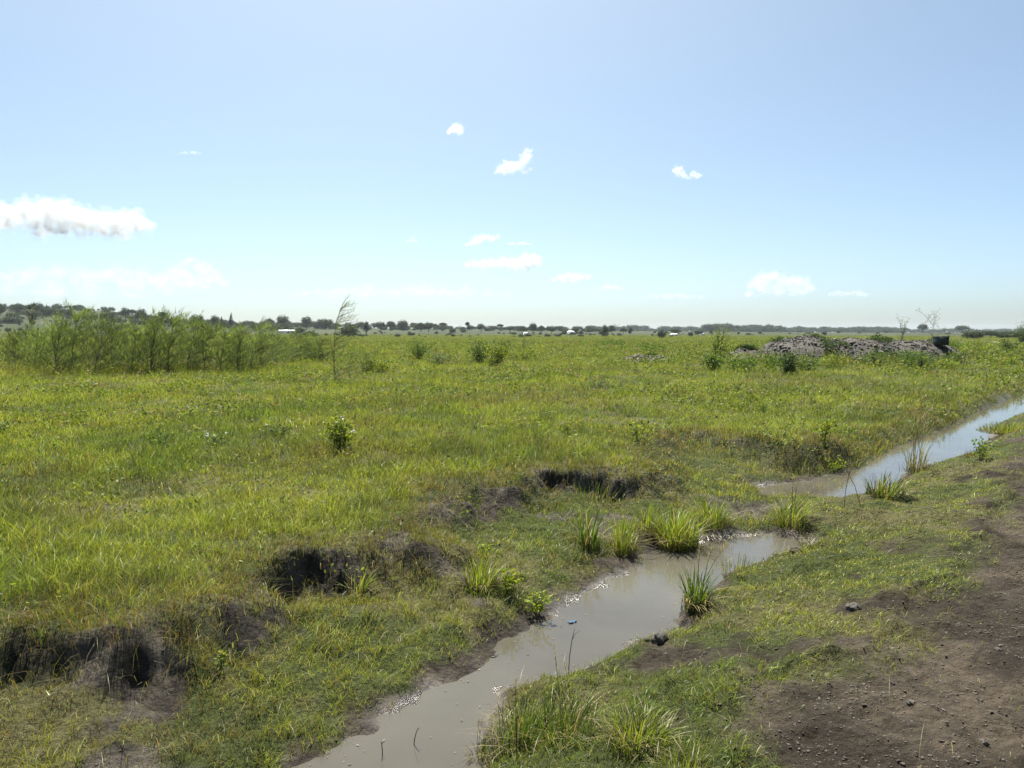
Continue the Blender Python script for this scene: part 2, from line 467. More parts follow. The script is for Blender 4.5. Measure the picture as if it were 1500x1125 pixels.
isroad = (FD['r'][Q].mean(1) < 0) & (FD['c'][Q].mean(1) < 0)
def sub_sheet(name, sel):
    q = Q[sel]
    ids, inv = np.unique(q.ravel(), return_inverse=True)
    me = mk_mesh(name, V[ids], [inv.reshape(-1, 4)], C[ids], True, M_GROUND, {'wet': wet[ids]})
    o = mk_obj(name, me); o['kind'] = 'structure'
    return o
sub_sheet('ground', ~isroad)
sub_sheet('dirt_road', isroad)

# water: a level sheet following the ditch, its shore made by the ground it meets
def water_sheet(poly, name):
    P = np.array(poly); c = P.mean(0)
    # offset outwards so that the ground cuts the shoreline
    n = len(P); out = []
    area = 0.5 * sum(P[i][0] * P[(i + 1) % n][1] - P[(i + 1) % n][0] * P[i][1] for i in range(n))
    for i in range(n):
        e = P[(i + 1) % n] - P[i - 1]; e = e / (np.linalg.norm(e) + 1e-9)
        nn = np.array([e[1], -e[0]]) * (1 if area > 0 else -1)
        out.append(P[i] + nn * 0.16)
    out = np.array(out)
    bm_v = np.column_stack([out, np.full(n, WZ)])
    me = bpy.data.meshes.new(name)
    me.from_pydata([tuple(v) for v in bm_v], [], [tuple(range(n)) if area > 0 else tuple(range(n))[::-1]])
    me.update(); me.materials.append(M_WATER)
    o = mk_obj(name, me); o['kind'] = 'structure'
    return o
water_sheet(POOL1, 'water')
water_sheet(POOL2, 'water')

# ------------------------------------------------------------------ grass
def blade_arrays(P, h, wd, lean, az, C0, C1, seg=2):
    """P base points, h heights, wd widths, lean (n,2) sideways reach as a share of h, az facing; curved tapering blades"""
    n = len(P)
    wv = np.stack([np.cos(az), np.sin(az), np.zeros(n)], 1) * (wd * 0.5)[:, None]
    L = np.column_stack([lean, np.zeros(n)])
    lm = np.hypot(lean[:, 0], lean[:, 1])
    top = np.sqrt(np.clip(1 - 0.55 * np.minimum(lm, 1.2) ** 2, 0.15, 1))
    Vs = []; Cs = []
    if seg == 1:
        tip = P + L * h[:, None] + np.stack([0 * h, 0 * h, h * top], 1)
        Vv = np.stack([P - wv, P + wv, tip], 1).reshape(-1, 3)
        Cc = np.stack([C0, C0, C1], 1).reshape(-1, 3)
        b = np.arange(n)[:, None] * 3
        return Vv, b + np.array([[0, 1, 2]]), None, Cc
    rows = []; cols = []
    for k in range(seg):
        t = k / seg
        hz = h * (1.15 * t - 0.15 * t * t) * (top * t + (1 - t))
        c = P + L * (h * t * t)[:, None] + np.stack([0 * h, 0 * h, hz], 1)
        ww = wv * (1 - 0.45 * t)
        rows += [c - ww, c + ww]
        cc = mixc(C0, C1, np.full(n, t)) if False else C0 + (C1 - C0) * t
        cols += [cc, cc]
    tip = P + L * h[:, None] + np.stack([0 * h, 0 * h, h * top], 1)
    rows.append(tip); cols.append(C1)
    m = 2 * seg + 1
    Vv = np.stack(rows, 1).reshape(-1, 3); Cc = np.stack(cols, 1).reshape(-1, 3)
    b = np.arange(n)[:, None] * m
    F4 = np.concatenate([b + np.array([[2 * k, 2 * k + 1, 2 * k + 3, 2 * k + 2]]) for k in range(seg - 1)]) if seg > 1 else None
    F3 = b + np.array([[2 * seg - 2, 2 * seg - 1, 2 * seg]])
    return Vv, F3, F4, Cc

G_GREEN = np.array((0.120, 0.188, 0.025)); G_DEEP = np.array((0.046, 0.084, 0.020)); G_YEL = np.array((0.262, 0.305, 0.044))
G_DRY = np.array((0.230, 0.175, 0.080)); G_STRAW = np.array((0.50, 0.43, 0.25)); G_BROWN = np.array((0.120, 0.085, 0.050))

def grass_color(x, y, fd, n):
    a = fbm(x, y, 0.35, 4, 31); b = fbm(x, y, 1.3, 3, 32); c = fbm(x, y, 0.10, 3, 33)
    r1 = rng.random(n); r2 = rng.random(n)
    col = mixc(G_GREEN, G_YEL, np.clip(sstep(-0.6, 0.6, a + 0.5 * c + 0.2) * 0.75 + 0.5 * (r1 - 0.5), 0, 1))
    col = col + (G_DEEP - col) * (sstep(0.1, 0.7, b - 0.3 * a) * 0.75)[:, None]
    # dry, brownish grass near the broken edge and here and there in the field
    near_lip = np.exp(-((fd['l'] + 0.05) / 0.55) ** 2) * (fd['c'] > 0)
    olive = sstep(0.05, 0.55, fbm(x, y, 0.16, 4, 96)) * 0.6 * (0.5 + 0.5 * r2)
    col = col + (np.array((0.125, 0.118, 0.040)) - col) * olive[:, None]
    dry = np.clip(0.55 * near_lip + 0.26 * sstep(0.15, 0.7, fbm(x, y, 0.55, 4, 34)) + 0.25 * (fd['mead'] < 0.4), 0, 1)
    dry = np.where(rng.random(n) < dry * 0.85, 0.65 + 0.35 * r2, 0.15 * r2)
    col = col + (mixc(G_DRY, G_BROWN, r1) - col) * dry[:, None]
    return col * (0.75 + 0.5 * rng.random(n))[:, None]

# distance-graded sampling: many thin blades close by, fewer and broader ones far off
TH0, TH1 = R(-43), R(43)
def sector(n, d0, d1, e):
    u = rng.random(n); k = 2 - e
    d = (d0 ** k + u * (d1 ** k - d0 ** k)) ** (1 / k)
    th = TH0 + rng.random(n) * (TH1 - TH0)
    return d * np.sin(th), d * np.cos(th), d
E = 1.55
K0 = 5200.0
def count(d0, d1, dens=K0):
    return int((TH1 - TH0) * dens * 4 ** E * (d1 ** (2 - E) - d0 ** (2 - E)) / (2 - E))
gb = MB()
for (d0, d1, seg) in ((1.6, 9, 3), (9, 26, 2), (26, 420, 1)):
    n = count(d0, d1)
    ncl = n // 13
    xc, yc, dc = sector(ncl, d0, d1, E)
    ci = rng.integers(0, ncl, n)
    rad = 0.022 * (np.maximum(dc, 4) / 4) ** 0.75
    x = xc[ci] + rng.standard_normal(n) * rad[ci]; y = yc[ci] + rng.standard_normal(n) * rad[ci]
    loose = rng.random(n) < 0.25
    x2, y2, _ = sector(n, d0, d1, E)
    x = np.where(loose, x2, x); y = np.where(loose, y2, y); dd = np.hypot(x, y)
    cl_h = (0.62 + 0.76 * rng.random(ncl))[ci]; cl_c = (0.55 + 0.9 * rng.random(ncl))[ci]; cl_y = rng.random(ncl)[ci]
    z, fd = ground(x, y, True)
    hn = fbm(x, y, 0.8, 3, 41); hb = fbm(x, y, 2.4, 2, 42)
    h_m = (0.150 + 0.060 * hn + 0.055 * hb) * (1 + 0.45 * fbm(x, y, 0.22, 3, 97))
    h_s = 0.075 + 0.03 * hn + 0.02 * hb
    h_v = 0.045 + 0.022 * hn
    h_s = h_s * (1 + 0.9 * sstep(9, 12.5, fd['t']))
    h = np.where(fd['c'] < 0, h_v, mix(h_s, h_m, fd['mead']))
    h = np.maximum(h, 0.02) * (0.6 + 0.6 * rng.random(n)) * np.where(loose, 1, cl_h)
    h *= 1 + 0.45 * sstep(16, 60, dd)
    tallm = sstep(3.5, 1.0, np.abs((y - 31) - 0.15 * (x + 15) + 1.2 * noise(x * .4, y * .4))) * sstep(-6.0, -9.0, x + 0.5 * noise(x, y))
    h *= 1 + 0.9 * tallm * (0.4 + rng.random(n))
    pr = np.ones(n)
    bare_v = sstep(-0.05, 0.45, fbm(x, y, 1.5, 4, 27) + 0.50 * sstep(0.7, 0.0, fd['r']) + 0.24 * sstep(0.5, 0.1, fd['w']) - 0.40)
    pr = np.where(fd['c'] < 0, 1 - bare_v, pr)
    bare_s = sstep(0.25, 0.6, fbm(x, y, 1.1, 4, 28) + 0.38 * fd['st'] * sstep(-0.5, -0.15, fd['l'])) * sstep(10.5, 8.0, fd['t'])
    pr = np.where((fd['c'] > 0) & (fd['mead'] < 0.3), (1 - 0.9 * bare_s) * 0.9, pr)
    pr = pr * (1 - 0.70 * fd['wall'])
    farb = sstep(9, 12.5, fd['t']) * (fd['c'] > 0)
    pr = pr * sstep(mix(0.01, -0.04, farb), mix(0.21, 0.06, farb), fd['w'] + 0.10 * fbm(x, y, 2.2, 3, 29) * (1 - farb))
    pr = np.where((fd['c'] < 0), pr * (1 - 0.985 * fd['dirt']), pr)
    k = rng.random(n) < pr
    x, y, z, dd, h = x[k], y[k], z[k], dd[k], h[k]
    fd = {q: v[k] for q, v in fd.items()}; n = len(x)
    cl_c, cl_y = cl_c[k], cl_y[k]
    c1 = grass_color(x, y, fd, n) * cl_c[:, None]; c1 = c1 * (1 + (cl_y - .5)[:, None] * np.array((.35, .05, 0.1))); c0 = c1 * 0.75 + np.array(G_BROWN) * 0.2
    wd = 0.0030 * (np.maximum(dd, 4) / 4) ** 0.80 * (0.7 + 0.6 * rng.random(n))
    az = rng.random(n) * np.pi
    la = rng.random(n) * 2 * np.pi; lm = 0.25 + 0.85 * rng.random(n)
    lean = np.stack([np.cos(la) * lm + 0.16, np.sin(la) * lm], 1)
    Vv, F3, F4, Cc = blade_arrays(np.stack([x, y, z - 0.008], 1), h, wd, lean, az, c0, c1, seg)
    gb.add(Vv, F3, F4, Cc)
# pale seed stalks standing over the field
n = 60000
x, y, dd = sector(n, 3.5, 150, 1.75)
z, fd = ground(x, y, True)
k = (fd['c'] > 0) & (rng.random(n) < np.where(fd['mead'] > 0.5, 0.28 + 0.3 * sstep(0, .6, fbm(x, y, .4, 3, 51)), 0.07)) & (fd['w'] > 0.3)
x, y, z, dd = x[k], y[k], z[k], dd[k]; n = len(x)
h = 0.18 + 0.16 * rng.random(n)
lean = np.stack([0.15 + 0.3 * rng.standard_normal(n), 0.25 * rng.standard_normal(n)], 1)
wd = 0.0018 * (np.maximum(dd, 4) / 4) ** 0.75
cs = mixc((0.17, 0.19, 0.05), (0.34, 0.32, 0.15), rng.random(n))
P = np.stack([x, y, z], 1)
Vv, F3, F4, Cc = blade_arrays(P, h, wd, lean, rng.random(n) * 3.14, cs * 0.6, cs, 2)
gb.add(Vv, F3, F4, Cc)
lm = np.hypot(lean[:, 0], lean[:, 1]); top = np.sqrt(np.clip(1 - .55 * np.minimum(lm, 1.2) ** 2, .15, 1))
tip = P + np.column_stack([lean * h[:, None], h * top])
k = rng.random(n) < 0.6
tip, cs2, wd2, hh = tip[k], cs[k], wd[k], h[k]; n2_ = len(tip)
hd = 0.010 + 0.022 * rng.random(n2_)
Vv, F3, F4, Cc = blade_arrays(tip - np.array([0, 0, .01]), hd * 1.6, np.maximum(wd2 * 2.4, 0.005), rng.standard_normal((n2_, 2)) * .5, rng.random(n2_) * 3.14, cs2 * 1.25, cs2 * 1.35, 1)
gb.add(Vv, F3, F4, Cc)
# dead straws lying about
n = 5000
x, y, dd = sector(n, 1.8, 22, 1.5)
z, fd = ground(x, y, True)
k = (fd['w'] > 0.05) & (rng.random(n) < np.where(fd['c'] < 0, np.where(fd['dirt'] > 0.5, 0.04, 0.22), 0.8))
x, y, z, dd = x[k], y[k], z[k], dd[k]; n = len(x)
la = rng.random(n) * 6.283
cs = mixc((0.30, 0.25, 0.14), (0.55, 0.48, 0.30), rng.random(n))
Vv, F3, F4, Cc = blade_arrays(np.stack([x, y, z + 0.015], 1), 0.06 + 0.13 * rng.random(n), 0.0017 * (np.maximum(dd, 4) / 4) ** .7, np.stack([np.cos(la), np.sin(la)], 1) * 1.15, la + 1.57, cs * .8, cs * .8, 3)
gb.add(Vv, F3, F4, Cc)
# dry grass hanging over the broken edges
n = 460000
x, y, dd = sector(n, 2.5, 36, 1.3)
l0 = samp(RL, x, y)
k = (np.abs(l0 + .08) < 0.42) & (samp(RC, x, y) > 0)
x, y, dd = x[k], y[k], dd[k]
z, fd = ground(x, y, True)
k = (fd['l'] > -0.26) & (fd['l'] < 0.14) & (fd['st'] > 0.05) & (fd['w'] > np.where(fd['t'] > 12, -.02, .1)) & (rng.random(len(x)) < np.where((fd['l'] > -0.06) | (fd['t'] > 12), .75, .10) * (.25 + .75 * sstep(-.3, .3, fbm(x, y, 3.0, 2, 77))))
x, y, z, dd = x[k], y[k], z[k], dd[k]; n = len(x)
e_ = 0.06
nxv = samp(RL, x + e_, y) - samp(RL, x - e_, y); nyv = samp(RL, x, y + e_) - samp(RL, x, y - e_)
nl = np.hypot(nxv, nyv) + 1e-6
lean = np.stack([-nxv / nl, -nyv / nl], 1) * (0.4 + 0.9 * rng.random(n))[:, None] + 0.35 * rng.standard_normal((n, 2))
cs = mixc(mixc(G_BROWN, G_DRY, rng.random(n)), G_GREEN * .8, (rng.random(n) < np.where((x * TD[0] + y * TD[1]) > 12, .85, .4)) * 1.0) * (.6 + .6 * rng.random(n))[:, None]
Vv, F3, F4, Cc = blade_arrays(np.stack([x, y, z], 1), 0.07 + 0.15 * rng.random(n), 0.0028 * (np.maximum(dd, 4) / 4) ** .8, lean, rng.random(n) * 3.14, cs * .7, cs, 3)
gb.add(Vv, F3, F4, Cc)
g = mk_obj('grass', gb.mesh('grass', M_GRASS))
tag(g, 'sunlit yellow green meadow grass covering the field and the ditch banks', 'grass', kind='stuff')
del gb

#@@PART2
def leaf_cloud(P, size, C, aspect=0.5, up=0.35):
    """one folded four-cornered leaf at each point P"""
    n = len(P)
    d = rng.standard_normal((n, 3)); d[:, 2] = np.abs(d[:, 2]) * 0.6 + up * rng.standard_normal(n) * 0.5
    d /= np.linalg.norm(d, axis=1)[:, None] + 1e-9
    r = rng.standard_normal((n, 3)); s = np.cross(d, r); s /= np.linalg.norm(s, axis=1)[:, None] + 1e-9
    nn = np.cross(d, s)
    L = np.broadcast_to(size, (n,))[:, None]
    a = P; b = P + d * L * 0.5 + s * L * aspect * 0.5 + nn * L * 0.08; c = P + d * L; e = P + d * L * 0.5 - s * L * aspect * 0.5 + nn * L * 0.08
    V = np.stack([a, b, c, e], 1).reshape(-1, 3)
    q = np.arange(n)[:, None] * 4
    F = np.concatenate([q + np.array([[0, 1, 2]]), q + np.array([[0, 2, 3]])])
    return V, F, np.repeat(C, 4, axis=0)

# ------------------------------------------------------------------ low broad-leaved weeds through the field (uncountable)
wb = MB()
n = 52000
x, y, dd = sector(n, 4.5, 130, 1.15)
z, fd = ground(x, y, True)
pw = sstep(0.0, 0.6, fbm(x, y, 0.23, 4, 61)) * sstep(6, 22, dd) * 0.9 + 0.05 + 0.5 * sstep(6, 10, x) * sstep(29, 33, y)
k = (fd['c'] > 0) & (fd['l'] > -0.3) & (fd['wall'] < .3) & (rng.random(n) < pw)
x, y, z, dd = x[k], y[k], z[k], dd[k]; n = len(x)
m = 11
lush = np.minimum(sstep(6, 10, x) * sstep(29, 33, y) * sstep(64, 50, y) + 0.7 * sstep(28, 36, y) * sstep(75, 45, y) * sstep(.0, .4, fbm(x, y, .12, 3, 62)), 1)
hw = (0.09 + 0.16 * rng.random(n)) * (1 + 0.8 * sstep(12, 45, dd)) * (1 + 0.8 * lush); rw = hw * (0.6 + 0.5 * rng.random(n))
ci = np.repeat(np.arange(n), m)
th = rng.random(n * m) * 6.283; rr = np.sqrt(rng.random(n * m)) * rw[ci]
P = np.stack([x[ci] + rr * np.cos(th), y[ci] + rr * np.sin(th), z[ci] + hw[ci] * (0.35 + 0.85 * rng.random(n * m)) * (1 - 0.35 * (rr / rw[ci]))], 1)
cc = mixc((0.060, 0.105, 0.020), (0.185, 0.225, 0.038), rng.random(n) * (1 - .35 * lush))
cc = np.where((rng.random(n) < 0.16)[:, None], np.array((0.19, 0.15, 0.075)), cc)
ls = (0.024 + 0.022 * rng.random(n * m)) * (np.maximum(dd, 6) / 6)[ci] ** 0.55
Vv, F3, Cc = leaf_cloud(P, ls, cc[ci] * (0.7 + 0.6 * rng.random(n * m))[:, None], 0.55, 0.5)
wb.add(Vv, F3, None, Cc)
g = mk_obj('meadow_weeds', wb.mesh('meadow_weeds', M_LEAF))
tag(g, 'low leafy weeds mixed into the meadow grass', 'weeds', kind='stuff')

# clods of soil on the bare track
def rock_arrays(n, subdiv=1):
    """unit lumps: an octahedron split once, jittered"""
    o = np.array([(1, 0, 0), (-1, 0, 0), (0, 1, 0), (0, -1, 0), (0, 0, 1), (0, 0, -1)], float)
    f = [(0, 2, 4), (2, 1, 4), (1, 3, 4), (3, 0, 4), (2, 0, 5), (1, 2, 5), (3, 1, 5), (0, 3, 5)]
    V = [tuple(v) for v in o]; F = f
    for _ in range(subdiv):
        cache = {}; nf = []
        def mp(a, b):
            k = (min(a, b), max(a, b))
            if k not in cache:
                p = np.array(V[a]) + np.array(V[b]); p /= np.linalg.norm(p); V.append(tuple(p)); cache[k] = len(V) - 1
            return cache[k]
        for a, b, c in F:
            ab, bc, ca = mp(a, b), mp(b, c), mp(c, a)
            nf += [(a, ab, ca), (ab, b, bc), (ca, bc, c), (ab, bc, ca)]
        F = nf
    return np.array(V), np.array(F)
def scatter_rocks(P, S, C, flat=0.7, jit=0.28, subdiv=1):
    V0, F0 = rock_arrays(1, subdiv)
    n = len(P); m = len(V0)
    J = V0[None] * (1 + jit * rng.standard_normal((n, m, 1)))
    J = J * (np.stack([0.75 + .5 * rng.random(n), 0.75 + .5 * rng.random(n), flat * (0.75 + .5 * rng.random(n))], 1)[:, None])
    a = rng.random(n) * 6.283; ca, sa = np.cos(a)[:, None], np.sin(a)[:, None]
    X = J[..., 0] * ca - J[..., 1] * sa; Y = J[..., 0] * sa + J[..., 1] * ca
    J = np.stack([X, Y, J[..., 2]], -1) * S[:, None, None] + P[:, None]
    F = (np.arange(n)[:, None, None] * m + F0[None]).reshape(-1, 3)
    return J.reshape(-1, 3), F, np.repeat(C, m, axis=0)
cb = MB()
n = 330000
x, y, dd = sector(n, 1.6, 24, 1.3)
z, fd = ground(x, y, True)
pp = np.where(fd['c'] < 0, fd['dirt'] * (1 - .6 * sstep(-.6, -1.6, fd['r'])) * (0.2 + 0.5 * sstep(-0.1, 0.5, fbm(x, y, 1.4, 3, 71))) + 0.12 * sstep(0.05, .3, fd['w']), 0.02)
k = (rng.random(n) < pp) & (fd['w'] > 0.06)
x, y, z, dd, fd2 = x[k], y[k], z[k], dd[k], {q: v[k] for q, v in fd.items()}; n = len(x)
s = 0.0028 * np.exp(0.55 * rng.standard_normal(n)) * (np.maximum(dd, 3) / 3) ** 0.35
s = np.minimum(s, 0.0075)
C0 = mixc((0.040, 0.031, 0.024), (0.084, 0.066, 0.050), rng.random(n))
Vv, F3, Cc = scatter_rocks(np.stack([x, y, z + 0.05 * s], 1), s, C0, .6, .30)
cb.add(Vv, F3, None, Cc)
g = mk_obj('soil_clods', cb.mesh('soil_clods', M_STONE))
tag(g, 'crumbly dark soil clods strewn over the bare track', 'soil', kind='stuff')

# ------------------------------------------------------------------ grass tufts along the water
def tuft_mesh(name, nb, h, spread, wd, curve=0.55, cols=(G_GREEN, G_YEL), stalk=0, wind=0.12, upright=0.0, seed=1):
    global rng
    keep = rng; rng = np.random.default_rng(seed)
    b = MB()
    th = rng.random(nb) * 6.283; r = np.sqrt(rng.random(nb)) * spread
    P = np.stack([r * np.cos(th), r * np.sin(th), np.full(nb, -0.02)], 1)
    la = th + 0.5 * rng.standard_normal(nb); lm = (1.45 * curve * rng.random(nb) ** 0.9 + 0.06) * (1 - upright) * (0.45 + 0.75 * r / spread)
    lean = np.stack([np.cos(la) * lm + wind, np.sin(la) * lm], 1)
    hh = h * (0.35 + 0.65 * rng.random(nb) ** 0.7) * (1 - 0.35 * (r / spread) ** 2)
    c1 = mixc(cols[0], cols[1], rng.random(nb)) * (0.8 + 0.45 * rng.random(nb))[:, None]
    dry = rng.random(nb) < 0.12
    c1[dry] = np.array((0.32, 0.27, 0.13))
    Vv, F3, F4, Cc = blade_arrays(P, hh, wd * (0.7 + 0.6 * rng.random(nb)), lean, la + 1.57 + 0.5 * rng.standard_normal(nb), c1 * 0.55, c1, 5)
    b.add(Vv, F3, F4, Cc)
    # bent and broken blades, and short grass growing in round the tuft
    nbk = nb // 4
    th2 = rng.random(nbk) * 6.283; r2 = np.sqrt(rng.random(nbk)) * spread * 1.1
    la2 = th2 + 0.9 * rng.standard_normal(nbk)
    cbk = mixc((0.16, 0.15, 0.06), (0.34, 0.28, 0.14), rng.random(nbk))
    Vv, F3, F4, Cc = blade_arrays(np.stack([r2 * np.cos(th2), r2 * np.sin(th2), np.full(nbk, -.01)], 1), h * (.4 + .4 * rng.random(nbk)), np.full(nbk, wd * .8), np.stack([np.cos(la2), np.sin(la2)], 1) * (0.9 + .4 * rng.random(nbk))[:, None], la2 + 1.57, cbk * .7, cbk, 4)
    b.add(Vv, F3, F4, Cc)
    nsh = nb
    th2 = rng.random(nsh) * 6.283; r2 = np.sqrt(rng.random(nsh)) * spread * (1.5 if spread < .2 else 1.05)
    la2 = rng.random(nsh) * 6.283
    csh = mixc(cols[0] * .7, cols[1] * .8, rng.random(nsh))
    Vv, F3, F4, Cc = blade_arrays(np.stack([r2 * np.cos(th2), r2 * np.sin(th2), np.full(nsh, -.02)], 1), h * (.12 + .28 * rng.random(nsh)), np.full(nsh, wd * .6), np.stack([np.cos(la2), np.sin(la2)], 1) * (0.3 + .6 * rng.random(nsh))[:, None], la2 + 1.57, csh * .6, csh, 2)
    b.add(Vv, F3, F4, Cc)
    # dead matted blades at the foot
    nd = nb // 2
    th = rng.random(nd) * 6.283; r = np.sqrt(rng.random(nd)) * spread * 1.15
    P = np.stack([r * np.cos(th), r * np.sin(th), np.full(nd, -0.01)], 1)
    la = rng.random(nd) * 6.283
    cd = mixc((0.10, 0.08, 0.045), (0.20, 0.16, 0.09), rng.random(nd))
    Vv, F3, F4, Cc = blade_arrays(P, h * (0.15 + 0.3 * rng.random(nd)), np.full(nd, wd * 0.8), np.stack([np.cos(la), np.sin(la)], 1) * 0.9, la + 1.57, cd * .7, cd, 3)
    b.add(Vv, F3, F4, Cc)
    for i in range(stalk):
        a = rng.random() * 6.283; q = spread * 0.7 * rng.random()
        p0 = np.array((q * math.cos(a), q * math.sin(a), -0.01)); H = h * (1.05 + 0.35 * rng.random())
        dx, dy = 0.22 * rng.standard_normal() + wind, 0.2 * rng.standard_normal()
        Pp = np.array([p0 + np.array((dx * H * t * t, dy * H * t * t, H * t)) for t in (0, .35, .7, 1)])
        b.tube(Pp, [wd * .35, wd * .3, wd * .25, wd * .15], (0.13, 0.13, 0.05), 4)
        ns = 10
        tt = 0.72 + 0.28 * rng.random(ns)
        Ps = np.array([p0 + np.array((dx * H * t * t, dy * H * t * t, H * t)) for t in tt])
        la = rng.random(ns) * 6.283
        Vv, F3, F4, Cc = blade_arrays(Ps, np.full(ns, h * 0.16), np.full(ns, wd * 0.55), np.stack([np.cos(la), np.sin(la)], 1) * 0.8, la + 1.57, np.tile((0.20, 0.17, 0.09), (ns, 1)), np.tile((0.26, 0.22, 0.12), (ns, 1)), 2)
        b.add(Vv, F3, F4, Cc)
    me = b.mesh(name, M_GRASS)
    rng = keep
    return me
GRP_T = 'tall grass tufts along the ditch'
#        px   py   h    blades spread width curve cols stalks upright label
TUFTS = [
 (990, 800, .50, 330, .20, .0085, .50, (G_GREEN * 1.1, G_YEL), 0, .1, 'biggest bright green grass tuft, fountain shaped at the far shore of the near pool'),
 (1040, 768, .40, 150, .18, .007, .50, (G_GREEN, G_YEL), 0, .1, 'loose bright grass tuft behind and right of the biggest tuft'),
 (945, 775, .36, 120, .15, .007, .45, (G_GREEN, G_YEL), 0, .2, 'small bright tuft just left of the biggest tuft at the pool'),
 (862, 802, .50, 80, .09, .0085, .28, (G_DEEP * 1.2, G_GREEN * 1.2), 0, .4, 'narrow upright tuft below the long dark earth bank'),
 (912, 806, .44, 110, .12, .0075, .42, (G_GREEN, G_YEL), 0, .2, 'yellow green tuft between the narrow upright tuft and the biggest tuft'),
 (870, 735, .36, 130, .34, .006, .45, (G_DEEP, G_GREEN), 0, .1, 'dark green tuft growing in shade at the foot of the long dark bank'),
 (705, 862, .34, 130, .11, .008, .40, (G_GREEN * 1.15, G_YEL * 1.1), 0, .2, 'short vivid yellow green tuft on the left bank above the ditch'),
 (525, 852, .30, 26, .06, .009, .60, (G_GREEN * 1.2, G_YEL), 0, 0, 'few arching blades beside the dark earth hollow at left'),
 (1022, 892, .42, 150, .085, .0075, .42, (G_DEEP, G_GREEN * 1.1), 3, .15, 'spiky dark green tuft on the near shore leaning over the pool'),
 (1085, 838, .20, 60, .16, .005, .4, (G_GREEN, G_YEL), 0, .2, 'low bright tuft right of the spiky tuft at the pool edge'),
 (1297, 727, .38, 130, .20, .010, .45, (G_DEEP, G_GREEN * 1.1), 0, .1, 'round green tuft at the near edge of the far pool'),
 (1342, 690, .62, 60, .14, .010, .42, (np.array((.20, .20, .10)), np.array((.30, .28, .15))), 6, .3, 'pale straw coloured reed tuft standing in the far pool'),
 (1158, 768, .44, 95, .16, .009, .55, (G_GREEN, G_YEL), 3, .1, 'yellowish tuft on the grassy neck between the two pools'),
 (1180, 800, .30, 26, .05, .006, .35, (G_STRAW * .6, G_GREEN), 3, .2, 'thin pale tuft at the right tip of the near pool'),
 (765, 1085, .29, 210, .13, .0050, .40, (G_DEEP * 1.1, G_GREEN), 3, .25, 'upright reedy tuft at the water edge, leftmost of the three in front'),
 (830, 1075, .27, 230, .17, .0048, .48, (G_DEEP * 1.1, G_GREEN), 5, .2, 'dense tuft with seed stalks, middle of the three in front'),
 (935, 1085, .21, 230, .13, .0048, .60, (G_GREEN, G_YEL), 0, .1, 'bright arching tuft, rightmost of the three in front'),
 (1010, 1130, .16, 120, .14, .0045, .5, (G_GREEN, G_YEL), 0, .1, 'low bright tuft at the bottom edge beside the bare soil'),
 (705, 1105, .16, 40, .06, .0042, .6, (G_GREEN, G_DRY), 3, .1, 'sparse small tuft on the wet mud at the bottom'),
 (1385, 590, .55, 90, .35, .010, .3, (G_DEEP, G_GREEN * 1.2), 4, .4, 'clump of upright dark reeds in the field above the far pool'),
 (1345, 585, .50, 70, .35, .010, .35, (G_DEEP, G_YEL), 4, .4, 'paler reeds left of the dark reed clump above the far pool'),
 (1440, 668, .16, 260, .22, .008, .4, (G_GREEN, G_DRY), 0, .1, 'low tuft on the mud spit of the far pool'),
 (1480, 632, .26, 620, .50, .009, .4, (G_GREEN, G_YEL), 0, .1, 'grassy hummock by the far pool at the right edge'),
]
for i, (px, py, h, nb, sp, wd, cv, cols, stk, upr, lab) in enumerate(TUFTS):
    x, y, z = at(px, py)
    z = max(z, WZ - 0.03)
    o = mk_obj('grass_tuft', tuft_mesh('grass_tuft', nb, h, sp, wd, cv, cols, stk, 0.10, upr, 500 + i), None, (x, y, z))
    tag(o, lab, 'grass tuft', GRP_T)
# lone dark stalks at the water
STALKS = [(832, 985, .30, .10, 'long dark dead stalk leaning over the water beside the front tufts'), (757, 1112, .26, .0, 'dark upright stalk in front of the water at the bottom'),
          (605, 1108, .12, .2, 'short dark twig standing in the water at the bottom'), (560, 1122, .10, -.02, 'tiny dark twig at the bottom edge of the water'),
          (1236, 745, .50, .12, 'thin dark stalk rising from the grass neck before the far pool'), (1262, 742, .55, -.45, 'thin dark stalk tilted left before the far pool')]
for px, py, h, ln, lab in STALKS:
    x, y, z = at(px, py); b = MB(); z = max(z, WZ - .02)
    P = np.array([(0, 0, -.03), (ln * h * .3, 0.01, h * .4), (ln * h * .75, 0.0, h * .75), (ln * h * 1.25, -.01, h)])
    r = 0.0028 if h < .4 else .0035
    b.tube(P, [r, r * .9, r * .8, r * .4], (0.05, 0.038, 0.03), 5)
    b.tube(np.array([P[2], P[2] + np.array((.06 * h, 0, .12 * h)), P[2] + np.array((.16 * h, .01, .17 * h))]), [r * .6, r * .5, r * .3], (0.05, 0.04, 0.03), 4)
    tag(mk_obj('dead_stalk', b.mesh('dead_stalk', M_BARK), None, (x, y, z)), lab, 'stalk', 'dead stalks by the water')

